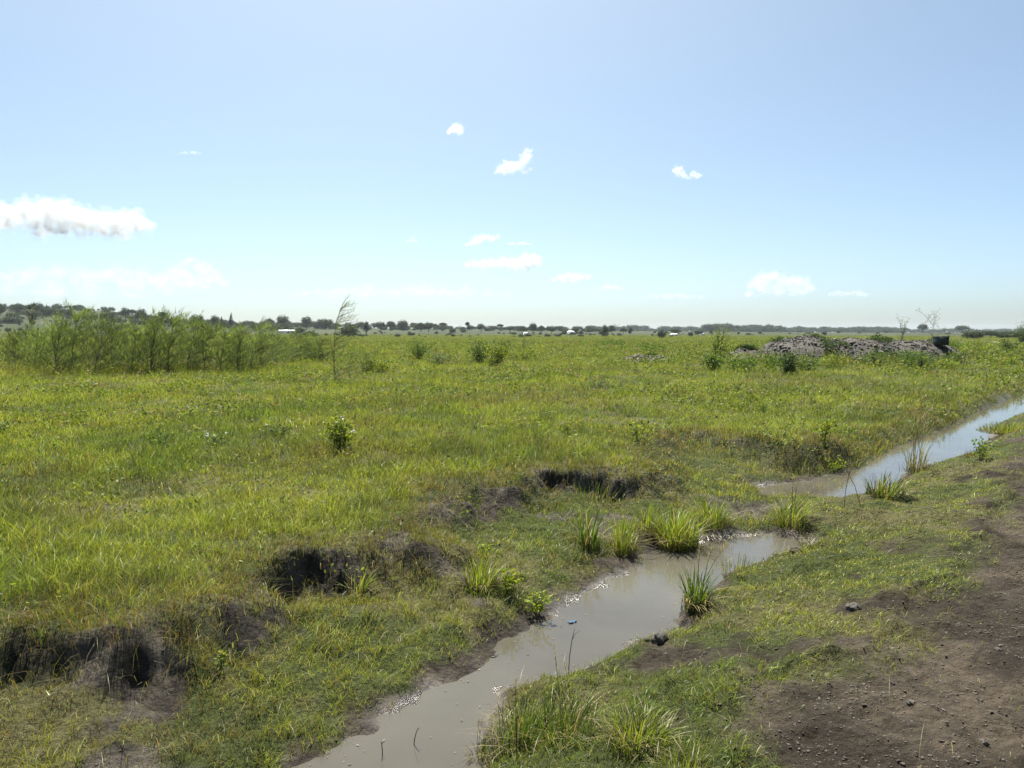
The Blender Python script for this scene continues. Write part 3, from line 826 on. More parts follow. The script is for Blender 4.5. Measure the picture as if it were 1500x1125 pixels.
# ------------------------------------------------------------------ leafy plants and bushes
def plant(name, cat, label, x, y, z, h, wd, nstem, nleaf, lsize, c0, c1, seed, group=None, aspect=0.5, flowers=0, fcol=(.8, .8, .75), stemcol=(.10, .11, .05), low=0.15, dome=True):
    global rng
    keep = rng; rng = np.random.default_rng(seed)
    root = bpy.data.objects.new(name, None); COL.objects.link(root); root.location = (x, y, z)
    root.empty_display_size = 0.1
    tag(root, label, cat, group)
    sb = MB(); pts = []; tips = []
    for i in range(nstem):
        a = rng.random() * 6.283; q = math.sqrt(rng.random()) * wd * 0.5
        hz = h * ((0.95 - 0.45 * (q / (wd * .5 + 1e-9)) ** 2) if dome else 1) * (0.75 + 0.3 * rng.random())
        p0 = np.array((0.15 * q * math.cos(a), 0.15 * q * math.sin(a), -0.03)); p2 = np.array((q * math.cos(a) + .06 * h, q * math.sin(a), hz))
        p1 = np.array((p2[0] * .5, p2[1] * .5, hz * 0.62))
        t = np.linspace(0, 1, 5)[:, None]
        P = (1 - t) ** 2 * p0 + 2 * t * (1 - t) * p1 + t * t * p2
        rad = max(0.0035, 0.012 * h)
        sb.tube(P, np.linspace(rad, rad * .35, 5), stemcol, 5)
        m = nleaf // nstem
        tt = (low + (1 - low) * rng.random(m) ** 0.8)[:, None]
        L = (1 - tt) ** 2 * p0 + 2 * tt * (1 - tt) * p1 + tt * tt * p2 + rng.standard_normal((m, 3)) * np.array((wd, wd, h * .6)) * 0.11
        L[:, 2] = np.maximum(L[:, 2], 0.01)
        pts.append(L); tips.append(p2)
    mk_obj('stem', sb.mesh('stem', M_BARK), root)
    P = np.concatenate(pts); k = len(P)
    # clumps of lighter and darker leaves
    t = np.clip(0.5 + 0.5 * np.sin(P[:, 0] * 9 / wd + seed) * np.cos(P[:, 1] * 8 / wd) + 0.35 * rng.standard_normal(k), 0, 1)
    cc = mixc(c0, c1, t) * (0.75 + 0.5 * rng.random(k))[:, None]
    lb = MB(); Vv, F3, Cc = leaf_cloud(P, lsize * (0.6 + 0.7 * rng.random(k)), cc, aspect, 0.6)
    lb.add(Vv, F3, None, Cc)
    mk_obj('leaves', lb.mesh('leaves', M_LEAF), root)
    for i in range(flowers):
        t_ = tips[i % len(tips)] + rng.standard_normal(3) * np.array((wd, wd, h)) * 0.04
        fb = MB(); npet = 7
        Vv, F3, Cc = leaf_cloud(t_ + rng.standard_normal((npet, 3)) * 0.006 * max(1, h / .5), np.full(npet, 0.020 * max(1, h / .5)), np.tile(fcol, (npet, 1)), 0.7, .4)
        fb.add(Vv, F3, None, Cc)
        mk_obj('flower', fb.mesh('flower', M_FLOWER), root)
    rng = keep
    return root
LG0, LG1 = (0.040, 0.085, 0.018), (0.120, 0.185, 0.030)
YG0, YG1 = (0.120, 0.190, 0.020), (0.260, 0.300, 0.030)
GR0, GR1 = (0.085, 0.110, 0.060), (0.170, 0.190, 0.110)
DK0, DK1 = (0.025, 0.050, 0.016), (0.070, 0.110, 0.026)
# px, base py, height px, width px, stems, leaves, leaf m, colours, flowers, label
PLANTS = [
 (495, 660, 58, 40, 12, 620, .055, LG0, YG1, 5, 'tall leafy weed with white flowers standing alone in the meadow'),
 (410, 640, 34, 56, 12, 260, .045, GR0, LG1, 3, 'spreading grey green weed left of the tall white flowered weed'),
 (232, 660, 34, 54, 9, 130, .050, LG0, LG1, 0, 'thin leafy weed in the open meadow at left'),
 (320, 652, 26, 36, 9, 130, .045, LG0, GR1, 4, 'small weed with pale flowers between two larger meadow weeds'),
 (3, 640, 28, 20, 8, 110, .05, DK0, LG1, 0, 'dark little weed at the left edge of the meadow'),
 (465, 668, 22, 30, 8, 90, .04, G_DRY * .7, G_BROWN * 1.4, 0, 'brown withered weed at the foot of the white flowered weed'),
 (1205, 672, 44, 28, 9, 170, .060, YG0, YG1, 0, 'bright lime green weed on the bank left of the far pool'),
 (1222, 690, 26, 34, 8, 110, .055, YG0, YG1, 0, 'low lime green weed in front of the taller lime weed'),
 (1240, 640, 22, 30, 8, 80, .055, YG0, LG1, 0, 'yellow green weed on the bank top behind the lime weeds'),
 (745, 872, 46, 34, 9, 120, .042, YG0, YG1, 0, 'lime leaved weed at the ditch left shore above the water'),
 (785, 898, 40, 46, 9, 120, .040, YG0, YG1, 0, 'sprawling lime leaved weed at the muddy corner of the shore'),
 (710, 815, 24, 26, 6, 60, .04, YG0, YG1, 0, 'small yellow leaved weed over the vivid tuft'),
 (325, 985, 44, 26, 5, 36, .030, YG0, YG1, 0, 'small yellow leaved sprig right of the large earth hollow'),
 (875, 572, 26, 40, 12, 260, .055, GR0, GR1, 0, 'rounded grey green weed in the middle of the meadow'),
 (1078, 580, 24, 26, 9, 150, .055, DK0, LG1, 0, 'dark weed in the meadow below the rubble heap'),
 (1118, 612, 26, 26, 8, 100, .055, LG0, LG1, 0, 'leafy green weed above the broken earth bank'),
 (935, 652, 40, 62, 12, 200, .055, LG0, YG1, 0, 'wide leafy weed left of the broken earth bank'),
 (832, 640, 24, 20, 6, 70, .05, LG0, YG1, 0, 'small upright weed in the meadow above the long dark bank'),
 (1300, 612, 22, 34, 9, 100, .055, DK0, DK1, 0, 'dark low weed in a notch of the field above the far pool'),
 (1435, 672, 34, 50, 9, 120, .055, YG0, LG1, 0, 'leafy weed on the mud spit beside the far pool'),
]
for i, (px, py, hp, wp_, ns, nl, ls, c0, c1, fl, lab) in enumerate(PLANTS):
    x, y, z = at(px, py); s_ = y / FPX
    plant('leafy_weed', 'weed', lab, x, y, z, hp * s_, wp_ * s_, ns, nl, ls, c0, c1, 700 + i, 'leafy weeds', 0.5, fl)
BUSH = [
 (702, 533, 34, 32, 16, 700, .085, DK0, LG1, 'dark upright bush, left of the pair in mid field'),
 (722, 536, 34, 36, 14, 650, .085, LG0, YG1, 'bright green bush between the two dark bushes in mid field'),
 (737, 525, 24, 22, 14, 420, .085, DK0, DK1, 'small dark bush on the right of the mid field bushes'),
 (765, 528, 24, 60, 16, 600, .085, LG0, YG1, 'low spreading bush right of the mid field dark bushes'),
 (612, 527, 28, 34, 14, 480, .085, LG0, LG1, 'leafy bush left of the mid field bushes'),
 (640, 535, 20, 44, 12, 330, .08, LG0, GR1, 'low bush between the leafy bush and the mid field bushes'),
 (895, 508, 12, 40, 12, 300, .14, LG0, LG1, 'flat olive bush behind the small grey heap'),
 (955, 520, 16, 46, 12, 380, .11, LG0, LG1, 'green bush growing over the small grey heap'),
 (1052, 530, 46, 40, 16, 700, .085, LG0, YG1, 'tall bright bush at the left foot of the rubble heap'),
 (1045, 545, 30, 28, 12, 380, .08, DK0, LG1, 'dark bush in front of the tall bright bush by the rubble heap'),
 (1085, 545, 22, 44, 14, 420, .08, LG0, LG1, 'leafy bush under the dark low end of the rubble heap'),
 (1128, 542, 24, 30, 14, 420, .08, LG0, LG1, 'green bush in front of the rubble heap, beside the darkest bush'),
 (1155, 548, 30, 34, 14, 520, .08, DK0, DK1, 'darkest bush in front of the left half of the rubble heap'),
 (1180, 544, 24, 32, 14, 400, .08, GR0, LG1, 'greyish bush right of the darkest bush by the rubble'),
 (1222, 538, 20, 44, 14, 420, .08, LG0, YG1, 'low bright bush before the middle of the rubble heap'),
 (1285, 537, 24, 32, 16, 600, .08, DK0, LG1, 'round dark green bush before the middle of the rubble heap'),
 (1335, 540, 26, 48, 18, 700, .08, LG0, LG1, 'wide rounded bush before the right half of the rubble heap'),
 (1352, 543, 20, 16, 10, 260, .08, DK0, DK1, 'small very dark bush at the right side of the wide rounded bush'),
 (1398, 536, 20, 28, 14, 400, .08, DK0, LG1, 'dark bush at the right foot of the rubble heap'),
 (1382, 540, 14, 26, 10, 240, .08, YG0, YG1, 'small lime bush at the right end of the rubble heap'),
 (1395, 516, 16, 30, 12, 380, .10, LG0, LG1, 'green bush right behind the rubble heap'),
 (1430, 522, 18, 56, 16, 560, .10, LG0, YG1, 'broad bright bush in the field right of the rubble heap'),
 (1475, 520, 24, 22, 14, 480, .09, DK0, DK1, 'dark bush standing alone near the right edge'),
 (1498, 503, 28, 26, 18, 900, .13, DK0, LG1, 'tall dense bush cut by the right edge on the horizon'),
 (1465, 538, 16, 60, 14, 400, .08, LG0, YG1, 'low leafy bush at right below the dark lone bush'),
 (550, 545, 22, 50, 14, 420, .075, LG0, YG1, 'bright weedy bush right of the tall leaning sapling'),
 (462, 530, 20, 36, 12, 300, .08, GR0, LG1, 'greyish bush left of the tall leaning sapling'),
 (398, 528, 24, 22, 12, 240, .075, DK0, GR1, 'small speckled bush at the right end of the sapling row'),
]
for i, (px, py, hp, wp_, ns, nl, ls, c0, c1, lab) in enumerate(BUSH):
    x, y, z = at(px, py); s_ = y / FPX
    plant('bush', 'bush', lab, x, y, z - .02, hp * s_ * 1.2, wp_ * s_ * 1.2, ns, int(nl * 2.4), ls * 1.1, c0, c1, 800 + i, 'bushes in the field', 0.55, 0, low=0.05)

# ------------------------------------------------------------------ feathery saplings bent by the wind
def needle_tree(seed, h, nbr, nsp, blen, c0, c1, lean=0.12, wind=0.55, sparse_low=0.0, wd=0.010, brl=1.0, thick=1.0):
    global rng
    keep = rng; rng = np.random.default_rng(seed)
    tb = MB(); nb = MB()
    t = np.linspace(0, 1, 9)
    axis_ = np.stack([lean * h * t ** 2.0 + 0.02 * h * np.sin(5 * t + seed), 0.02 * h * np.sin(4 * t + 2 * seed), h * 0.93 * t - 0.03], 1)
    tb.tube(axis_, np.linspace(0.0065, 0.002, 9) * h * thick, (0.15, 0.155, 0.085), 6)
    for i in range(nbr):
        tt = 0.03 + 0.95 * ((i + rng.random()) / nbr) ** 1.15
        if tt < sparse_low and rng.random() < 0.75: continue
        p0 = np.array([np.interp(tt, t, axis_[:, k]) for k in range(3)])
        a = rng.random() * 6.283
        L = blen * h * (1.0 - 0.60 * tt) * (0.7 + 0.6 * rng.random()) * brl
        d = np.array((math.cos(a) * .9 + wind * (0.5 + tt), math.sin(a) * .9, 0.35 + 0.75 * rng.random()))
        d /= np.linalg.norm(d)
        s = np.linspace(0, 1, 5)[:, None]
        P = p0 + d * L * s + np.array((wind * .35, 0, -.10)) * L * s ** 2
        tb.tube(P, np.linspace(0.003, 0.001, 5) * h, (0.095, 0.085, 0.06), 4)
        m = nsp
        u = (0.12 + 0.9 * rng.random(m))[:, None]
        Q = p0 + d * L * u + np.array((wind * .35, 0, -.10)) * L * u ** 2
        la = rng.random(m) * 6.283
        lv = np.stack([np.cos(la) * .55 + wind * 1.1, np.sin(la) * .55], 1)
        hh = (0.10 + 0.13 * rng.random(m)) * h ** .5 * 0.8
        cc = mixc(c0, c1, np.clip(rng.random() * .7 + .3 * rng.random(m), 0, 1))
        Vv, F3, F4, Cc = blade_arrays(Q, hh, np.full(m, wd), lv, la + 1.57, cc, cc * 1.15, 2)
        nb.add(Vv, F3, F4, Cc)
    a = tb.mesh('trunk', M_BARK); b = nb.mesh('foliage', M_NEEDLE)
    rng = keep
    return a, b
ND0, ND1 = (0.078, 0.125, 0.036), (0.215, 0.280, 0.075)
PROTO = [needle_tree(900 + i, 2.0, 64, 36, .52, np.array(ND0) * (.44, .98, .62, .92, .48)[i], np.array(ND1) * (.50, .98, .70, 1.0, .54)[i], 0.05 + .03 * i, 0.42, 0, .007, 1.25) for i in range(5)]
def sapling(me, label, px, py, hpx, base_h, wide=1.0, rz=0.0, group='windblown row of feathery saplings', cat='sapling'):
    x, y, z = at(px, py)
    h = hpx * y / FPX; s_ = h / base_h
    root = bpy.data.objects.new('feathery_sapling', None); COL.objects.link(root)
    root.location = (x, y, z); root.rotation_euler = (0, 0, rz); root.scale = (s_ * wide, s_ * wide, s_)
    root.empty_display_size = .2
    tag(root, label, cat, group)
    mk_obj('trunk', me[0], root); mk_obj('foliage', me[1], root)
    return root
ROW = [(22, 540, 58, .9, 'leftmost low sapling of the windblown row'), (52, 545, 66, .9, 'second sapling from the left end of the windblown row'),
       (82, 548, 84, .95, 'tallest dark sapling near the left end of the windblown row'), (108, 545, 92, .9, 'tall sapling with a wispy top over the hill, left part of the row'),
       (140, 548, 80, 1.0, 'sapling right of the wispy topped tall one in the row'), (165, 542, 72, 1.0, 'lower paler sapling in a dip of the windblown row'),
       (195, 545, 70, 1.05, 'pale green sapling left of the bushy middle of the row'), (222, 546, 86, 1.0, 'dark bushy sapling in the middle of the windblown row'),
       (248, 545, 84, 1.0, 'dense sapling just right of the dark middle sapling'), (275, 543, 74, 1.05, 'sapling with drooping tips right of the dense middle ones'),
       (300, 543, 68, 1.05, 'bright green low sapling in the right half of the row'), (325, 546, 66, 1.05, 'dark low sapling in the right half of the row'),
       (348, 545, 66, 1.0, 'sapling second from the right end of the windblown row'), (370, 543, 70, .95, 'rightmost dense sapling of the windblown row'),
       (428, 531, 46, 1.1, 'small rounded sapling standing apart right of the row'), (452, 527, 40, .9, 'thin pale sapling between the rounded one and the tall leaning one')]
for i, (px, py, hp, wd_, lab) in enumerate(ROW):
    sapling(PROTO[i % 5], lab, px, py, hp, 2.0, wd_ * 1.35, random.uniform(-.6, .6))
ROW2 = [(36, 538, 50, 1.0, 'short sapling between the two leftmost saplings'), (66, 541, 62, 1.0, 'sapling behind the gap left of the tallest dark sapling'),
        (124, 541, 70, 1.0, 'sapling half hidden right of the wispy topped one'), (180, 538, 60, 1.05, 'pale sapling behind the dip in the windblown row'),
        (209, 541, 68, 1.0, 'sapling half hidden left of the dark bushy middle one'), (262, 539, 66, 1.0, 'sapling half hidden between the dense middle saplings'),
        (288, 538, 60, 1.0, 'low sapling behind the drooping one'), (337, 540, 60, 1.0, 'low dark sapling near the right end of the row'), (382, 540, 52, 1.0, 'low trailing sapling at the very right end of the row'),
        (402, 534, 42, 1.1, 'thin low sapling just past the right end of the row'), (416, 532, 36, 1.1, 'smallest sapling left of the rounded one'),
        (441, 530, 38, 1.1, 'low sapling touching the right side of the rounded one'), (468, 530, 36, 1.1, 'faint low sapling left of the tall leaning one'),
        (532, 545, 30, 1.2, 'faint low sapling right of the tall leaning one'), (8, 538, 46, 1.1, 'low sapling cut by the left edge of the picture')]
for i, (px, py, hp, wd_, lab) in enumerate(ROW2):
    sapling(PROTO[(i * 2 + 1) % 5], lab, px, py, hp, 2.0, wd_ * 1.35, random.uniform(-.6, .6))
TALL = needle_tree(950, 3.2, 54, 13, .32, (0.055, 0.080, 0.030), ND1, 0.13, 0.75, 0.0, 0.009, 1.0, 0.62)
sapling(TALL, 'tall thin sapling with a feathery bent tip rising above the horizon', 488, 560, 126, 3.2, 1.0, 0.0, None)
T2 = needle_tree(951, 2.0, 30, 16, .45, ND0, ND1, 0.10, .7, 0, .010)
sapling(T2, 'sparse low sapling at the foot of the tall leaning sapling', 512, 556, 46, 2.0, 1.1, .2, None)
T3 = needle_tree(952, 2.6, 26, 20, .26, (0.05, 0.06, 0.05), (0.08, 0.10, 0.06), 0.05, .25, 0, .03)
sapling(T3, 'hazy thin spindly tree before the hill at far left', 44, 506, 64, 2.6, 0.9, 0, None, 'tree')
T4 = needle_tree(953, 2.0, 30, 14, .42, (0.10, 0.14, 0.05), (0.14, 0.18, 0.06), 0.08, .3, 0, .012)
sapling(T4, 'pale wispy shrub in the field behind the mid field bushes', 765, 512, 22, 2.0, 1.3, 0, None)

# ------------------------------------------------------------------ rubble heaps
def heap(name, label, px, py, wpx, hpx, depth, seed, nst, smax, cdark, clite, profile):
    global rng
    keep = rng; rng = np.random.default_rng(seed)
    x0, y0, z0 = at(px, py)
    s_ = y0 / FPX; W = wpx * s_; H = hpx * s_
    yc = y0 + depth * 0.5
    root = bpy.data.objects.new(name, None); COL.objects.link(root); root.location = (x0 * yc / y0, yc, z0)
    tag(root, label, 'rubble heap')
    nx, ny = 90, 34
    u, v = np.meshgrid(np.linspace(-1, 1, nx), np.linspace(-1, 1, ny))
    def hz(u, v):
        pr = np.interp(u, profile[0], profile[1])
        vv = np.clip(1 - np.abs(v) ** 2.0, 0, 1) ** 0.9
        X = u * W / 2; Y = v * depth / 2
        return H * (pr * vv * (1 + 0.10 * fbm(X, Y, 0.7, 3, seed)) + 0.05 * fbm(X, Y, 2.4, 3, seed + 1) * (pr > 0.02)) - 0.10
    Z = hz(u, v)
    VV = np.stack([u.ravel() * W / 2, v.ravel() * depth / 2, Z.ravel()], 1)
    ii = (np.arange(ny - 1)[:, None] * nx + np.arange(nx - 1)[None]).ravel()
    cc = mixc(cdark, clite, sstep(-.4, .5, fbm(VV[:, 0], VV[:, 1], 1.1, 4, seed + 2)))
    mk_obj('earth', mk_mesh('earth', VV, [np.stack([ii, ii + 1, ii + nx + 1, ii + nx], 1)], cc, True, M_STONE), root)
    # the stones: the largest as parts, the small ones as one mass
    us = rng.uniform(-.95, .95, nst); vs_ = -np.abs(rng.uniform(-.1, .95, nst))
    far_ = rng.random(nst) < .15; vs_[far_] *= -1
    zz = hz(us, vs_)
    ok = (zz > 0.0) & (rng.random(nst) < .25 + .75 * sstep(-.25, .25, fbm(us * W / 2, vs_ * depth / 2, .8, 3, seed + 9)))
    us, vs_, zz = us[ok], vs_[ok], zz[ok]; k = len(us)
    sz = smax * (0.18 + 0.5 * rng.random(k) ** 3)
    cs = mixc(cdark, (0.10, 0.086, 0.068), rng.random(k) ** 2.2 * 0.9)
    Vv, F3, Cc = scatter_rocks(np.stack([us * W / 2, vs_ * depth / 2, zz + .3 * sz], 1), sz, cs, .6, .18, 0)
    r_ = MB(); r_.add(Vv, F3, None, Cc)
    tag(mk_obj('rubble', r_.mesh('rubble', M_STONE), root), kind='stuff')
    nbig = min(60, k // 6)
    pm = []
    for j in range(5):
        V1, F1, C1 = scatter_rocks(np.zeros((1, 3)), np.array([1.0]), np.array([mix(np.array((.035, .030, .024)), np.array((.13, .113, .09)), j / 4)]), .6, .16, 1)
        pm.append(mk_mesh('stone', V1, [F1], C1, False, M_STONE))
    for j in rng.choice(k, nbig, replace=False):
        s1 = smax * (0.6 + 0.5 * rng.random())
        o = mk_obj('stone', pm[rng.integers(5)], root, (us[j] * W / 2, vs_[j] * depth / 2, zz[j] + .25 * s1), rng.random() * 6, s1)
    # weeds that have taken hold on it
    uu = rng.uniform(-.95, .95, 6500); vv = rng.uniform(-.95, .6, 6500)
    sel = fbm(uu * W / 2, vv * depth / 2, .6, 3, seed + 5) > .46
    uu, vv = uu[sel], vv[sel]; zz2 = hz(uu, vv)
    sel = zz2 > .05; uu, vv, zz2 = uu[sel], vv[sel], zz2[sel]
    if len(uu):
        P = np.repeat(np.stack([uu * W / 2, vv * depth / 2, zz2 + .08], 1), 4, axis=0) + rng.standard_normal((len(uu) * 4, 3)) * np.array((.08, .08, .06))
        Vv, F3, Cc = leaf_cloud(P, np.full(len(P), .11), mixc(DK0, DK1, rng.random(len(P))), .5, .5)
        q = MB(); q.add(Vv, F3, None, Cc)
        tag(mk_obj('weeds', q.mesh('weeds', M_LEAF), root), kind='stuff')
    rng = keep
    return root, hz, W, H, depth
CDK, CLT = (0.024, 0.020, 0.016), (0.052, 0.044, 0.034)
RH = heap('rubble_heap', 'long heap of grey rubble and stones with weeds growing on it', 1250, 534, 312, 41, 6.0, 31, 7000, .115, CDK, CLT,
     ([-1, -.94, -.82, -.7, -.4, 0, .3, .62, .82, .93, 1], [0, .25, .85, 1.0, 1, .92, .94, .92, .84, .50, 0]))
heap('soil_heap', 'low dark soil heap at the left end of the long rubble heap', 1098, 530, 82, 22, 3.0, 37, 420, .10, (0.024, 0.020, 0.017), (0.050, 0.043, 0.036),
     ([-1, -.8, -.3, .1, .6, 1], [0, .5, 1, .9, .5, 0]))
heap('rubble_heap', 'small flat grey heap in the middle of the field', 952, 530, 84, 11, 3.0, 41, 700, .16, CDK, (0.10, 0.09, 0.078),
     ([-1, -.8, -.4, .0, .5, 1], [0, .6, 1, .7, .8, 0]))

# dark box standing on the right end of the heap
def dark_box():
    u_, v_ = 0.83, 0.15
    x0, y0, z0 = at(1377, 534)
    yb = y0 + 2.6; xb = (1377 - CX) / FPX * yb
    s_ = yb / FPX
    root = bpy.data.objects.new('tank', None); COL.objects.link(root)
    Wd, Ht = 16 * s_, 13 * s_
    zt = CAM_Z - (492.5 - HOR) * s_
    root.location = (xb, yb, zt - Ht)
    tag(root, 'dark green ribbed box standing on the right end of the rubble heap', 'tank')
    b = MB(); c = (0.014, 0.022, 0.018)
    b.box((0, 0, Ht * .46), (Wd, Wd * .9, Ht * .92), c)
    mk_obj('body', b.mesh('body', M_PLAIN), root)
    for i in range(5):
        r_ = MB(); r_.box((-Wd / 2 + Wd * (i + .5) / 5, -Wd * .45 - .012, Ht * .45), (Wd * .06, .03, Ht * .84), (0.02, 0.032, 0.026)); mk_obj('rib', r_.mesh('rib', M_PLAIN), root)
    l = MB(); l.box((0, 0, Ht * .96), (Wd * 1.08, Wd * .98, Ht * .07), (0.03, 0.04, 0.035)); mk_obj('lid', l.mesh('lid', M_PLAIN), root)
dark_box()

# bare little trees behind the heap
def bare_tree(label, px, top, hpx, wpx, dist_, seed):
    global rng
    keep = rng; rng = np.random.default_rng(seed)
    x = (px - CX) / FPX * dist_; y = dist_; z = gz(x, y); s_ = y / FPX
    H = CAM_Z - (top - HOR) * s_ - z; W = wpx * s_
    b = MB(); l = []
    def grow(p, d, L, r, lev):
        s = np.linspace(0, 1, 4)[:, None]
        P = p + d * L * s + rng.standard_normal(3) * L * .07 * s ** 2
        b.tube(P, np.linspace(r, r * .6, 4), (0.13, 0.12, 0.105), 4)
        if lev >= 3:
            l.extend([P[-1], P[2]]); return
        for i in range(3 if lev else 5):
            q = P[1 + i % 3] if lev else P[0] + (P[-1] - P[0]) * (.40 + .15 * i)
            a = rng.random() * 6.283; el = .7 + .6 * rng.random()
            dd = d * .55 + np.array((math.cos(a) * el * W / H * 1.6, math.sin(a) * el * W / H * 1.6, .55)); dd /= np.linalg.norm(dd)
            grow(q, dd, L * (.5 if lev else .42), r * .55, lev + 1)
    root = bpy.data.objects.new('bare_tree', None); COL.objects.link(root); root.location = (x, y, z)
    tag(root, label, 'tree')
    grow(np.array((0, 0, -.05)), np.array((0.02, 0, 1.0)), H * .78, H * .010, 0)
    mk_obj('trunk', b.mesh('trunk', M_BARK), root)
    P = np.array(l); P = np.repeat(P, 2, axis=0) + rng.standard_normal((len(P) * 2, 3)) * .06
    Vv, F3, Cc = leaf_cloud(P, np.full(len(P), .07), mixc((.09, .11, .05), (.15, .17, .08), rng.random(len(P))), .5, .5)
    q = MB(); q.add(Vv, F3, None, Cc); mk_obj('leaves', q.mesh('leaves', M_LEAF), root)
    rng = keep
bare_tree('nearly bare spreading little tree behind the dark box', 1364, 466, 40, 40, 44, 61)
bare_tree('tiny bare sapling behind the middle of the rubble heap', 1320, 474, 30, 14, 44, 62)

# ------------------------------------------------------------------ trees on the horizon
def crown_mesh(seed, kind):
    """unit tree, 1 m high: trunk mesh and crown mesh"""
    global rng
    keep = rng; rng = np.random.default_rng(seed)
    lobes = {'round': [(0, 0, .60, .40, .34)] + [(.28 * math.cos(a), .28 * math.sin(a), .55 + .12 * math.sin(3 * a), .24, .22) for a in (0.3, 1.4, 2.6, 3.9, 5.1)],
             'broad': [(.0, 0, .66, .42, .24)] + [(.48 * math.cos(a), .42 * math.sin(a), .56 + .1 * math.cos(2 * a), .28, .20) for a in (0, .9, 1.9, 3.1, 4.1, 5.2)],
             'umbrella': [(.30 * math.cos(a), .28 * math.sin(a), .80 + .03 * math.cos(a), .26, .13) for a in (0, 1.1, 2.1, 3.2, 4.4, 5.4)] + [(0, 0, .86, .3, .12)],
             'upright': [(0, 0, .35, .22, .26), (.05, 0, .60, .22, .22), (-.03, .02, .82, .16, .18), (.12, .05, .48, .18, .18), (-.13, 0, .45, .18, .2)],
             'dome': [(0, 0, .42, .5, .46)] + [(.36 * math.cos(a), .36 * math.sin(a), .34, .26, .3) for a in (0, 1.2, 2.3, 3.6, 4.9)]}[kind]
    lb = MB(); tb = MB()
    base = 0.55 if kind == 'umbrella' else (.06 if kind in ('upright', 'dome') else .25)
    tb.tube(np.array([(0, 0, -.05), (.01, 0, base), (.0, .01, .75)]), [.045, .032, .012], (0.07, 0.06, 0.05), 6)
    for (a, b_, c, r, rz) in lobes:
        tb.tube(np.array([(.005, 0, base * .9), (a * .5, b_ * .5, (base + c) * .52), (a * .9, b_ * .9, c)]), [.018, .012, .005], (0.07, 0.06, 0.05), 4)
        n = int(230 * (r / .3) ** 1.3)
        d = rng.standard_normal((n, 3)); d /= np.linalg.norm(d, axis=1)[:, None]
        q = rng.random(n) ** (1 / 2.2)
        P = np.array((a, b_, c)) + d * (q * (1 + .16 * rng.standard_normal(n)))[:, None] * np.array((r, r, rz))
        t = rng.random() * .5 + .5 * rng.random(n)
        Vv, F3, Cc = leaf_cloud(P, .055 + .05 * rng.random(n), mixc((0.022, 0.036, 0.016), (0.062, 0.084, 0.032), t), .75, .2)
        lb.add(Vv, F3, None, Cc)
    r = (tb.mesh('trunk', M_BARK), lb.mesh('crown', M_TREE))
    rng = keep
    return r
KINDS_ = {k: [crown_mesh(1000 + 7 * i + j, k) for j in range(2)] for i, k in enumerate(('round', 'broad', 'umbrella', 'upright', 'dome'))}
def far_tree(kind, label, px, hpx, wpx, d, rot=0.0, sink=0.0):
    x = (px - CX) / FPX * d; y = d
    z = gz(x, y)
    h = 1.22 * hpx * d / FPX; ww = 1.1 * wpx * d / FPX
    nat = {'round': .98, 'broad': 1.45, 'umbrella': 1.05, 'upright': .5, 'dome': 1.15}[kind]
    me = KINDS_[kind][int(px) % 2]
    root = bpy.data.objects.new('tree', None); COL.objects.link(root)
    root.location = (x, y, z - sink * h); root.rotation_euler = (0, 0, rot); root.scale = (ww / nat, ww / nat, h)
    tag(root, label, 'tree', 'trees on the horizon')
    mk_obj('trunk', me[0], root); mk_obj('crown', me[1], root)
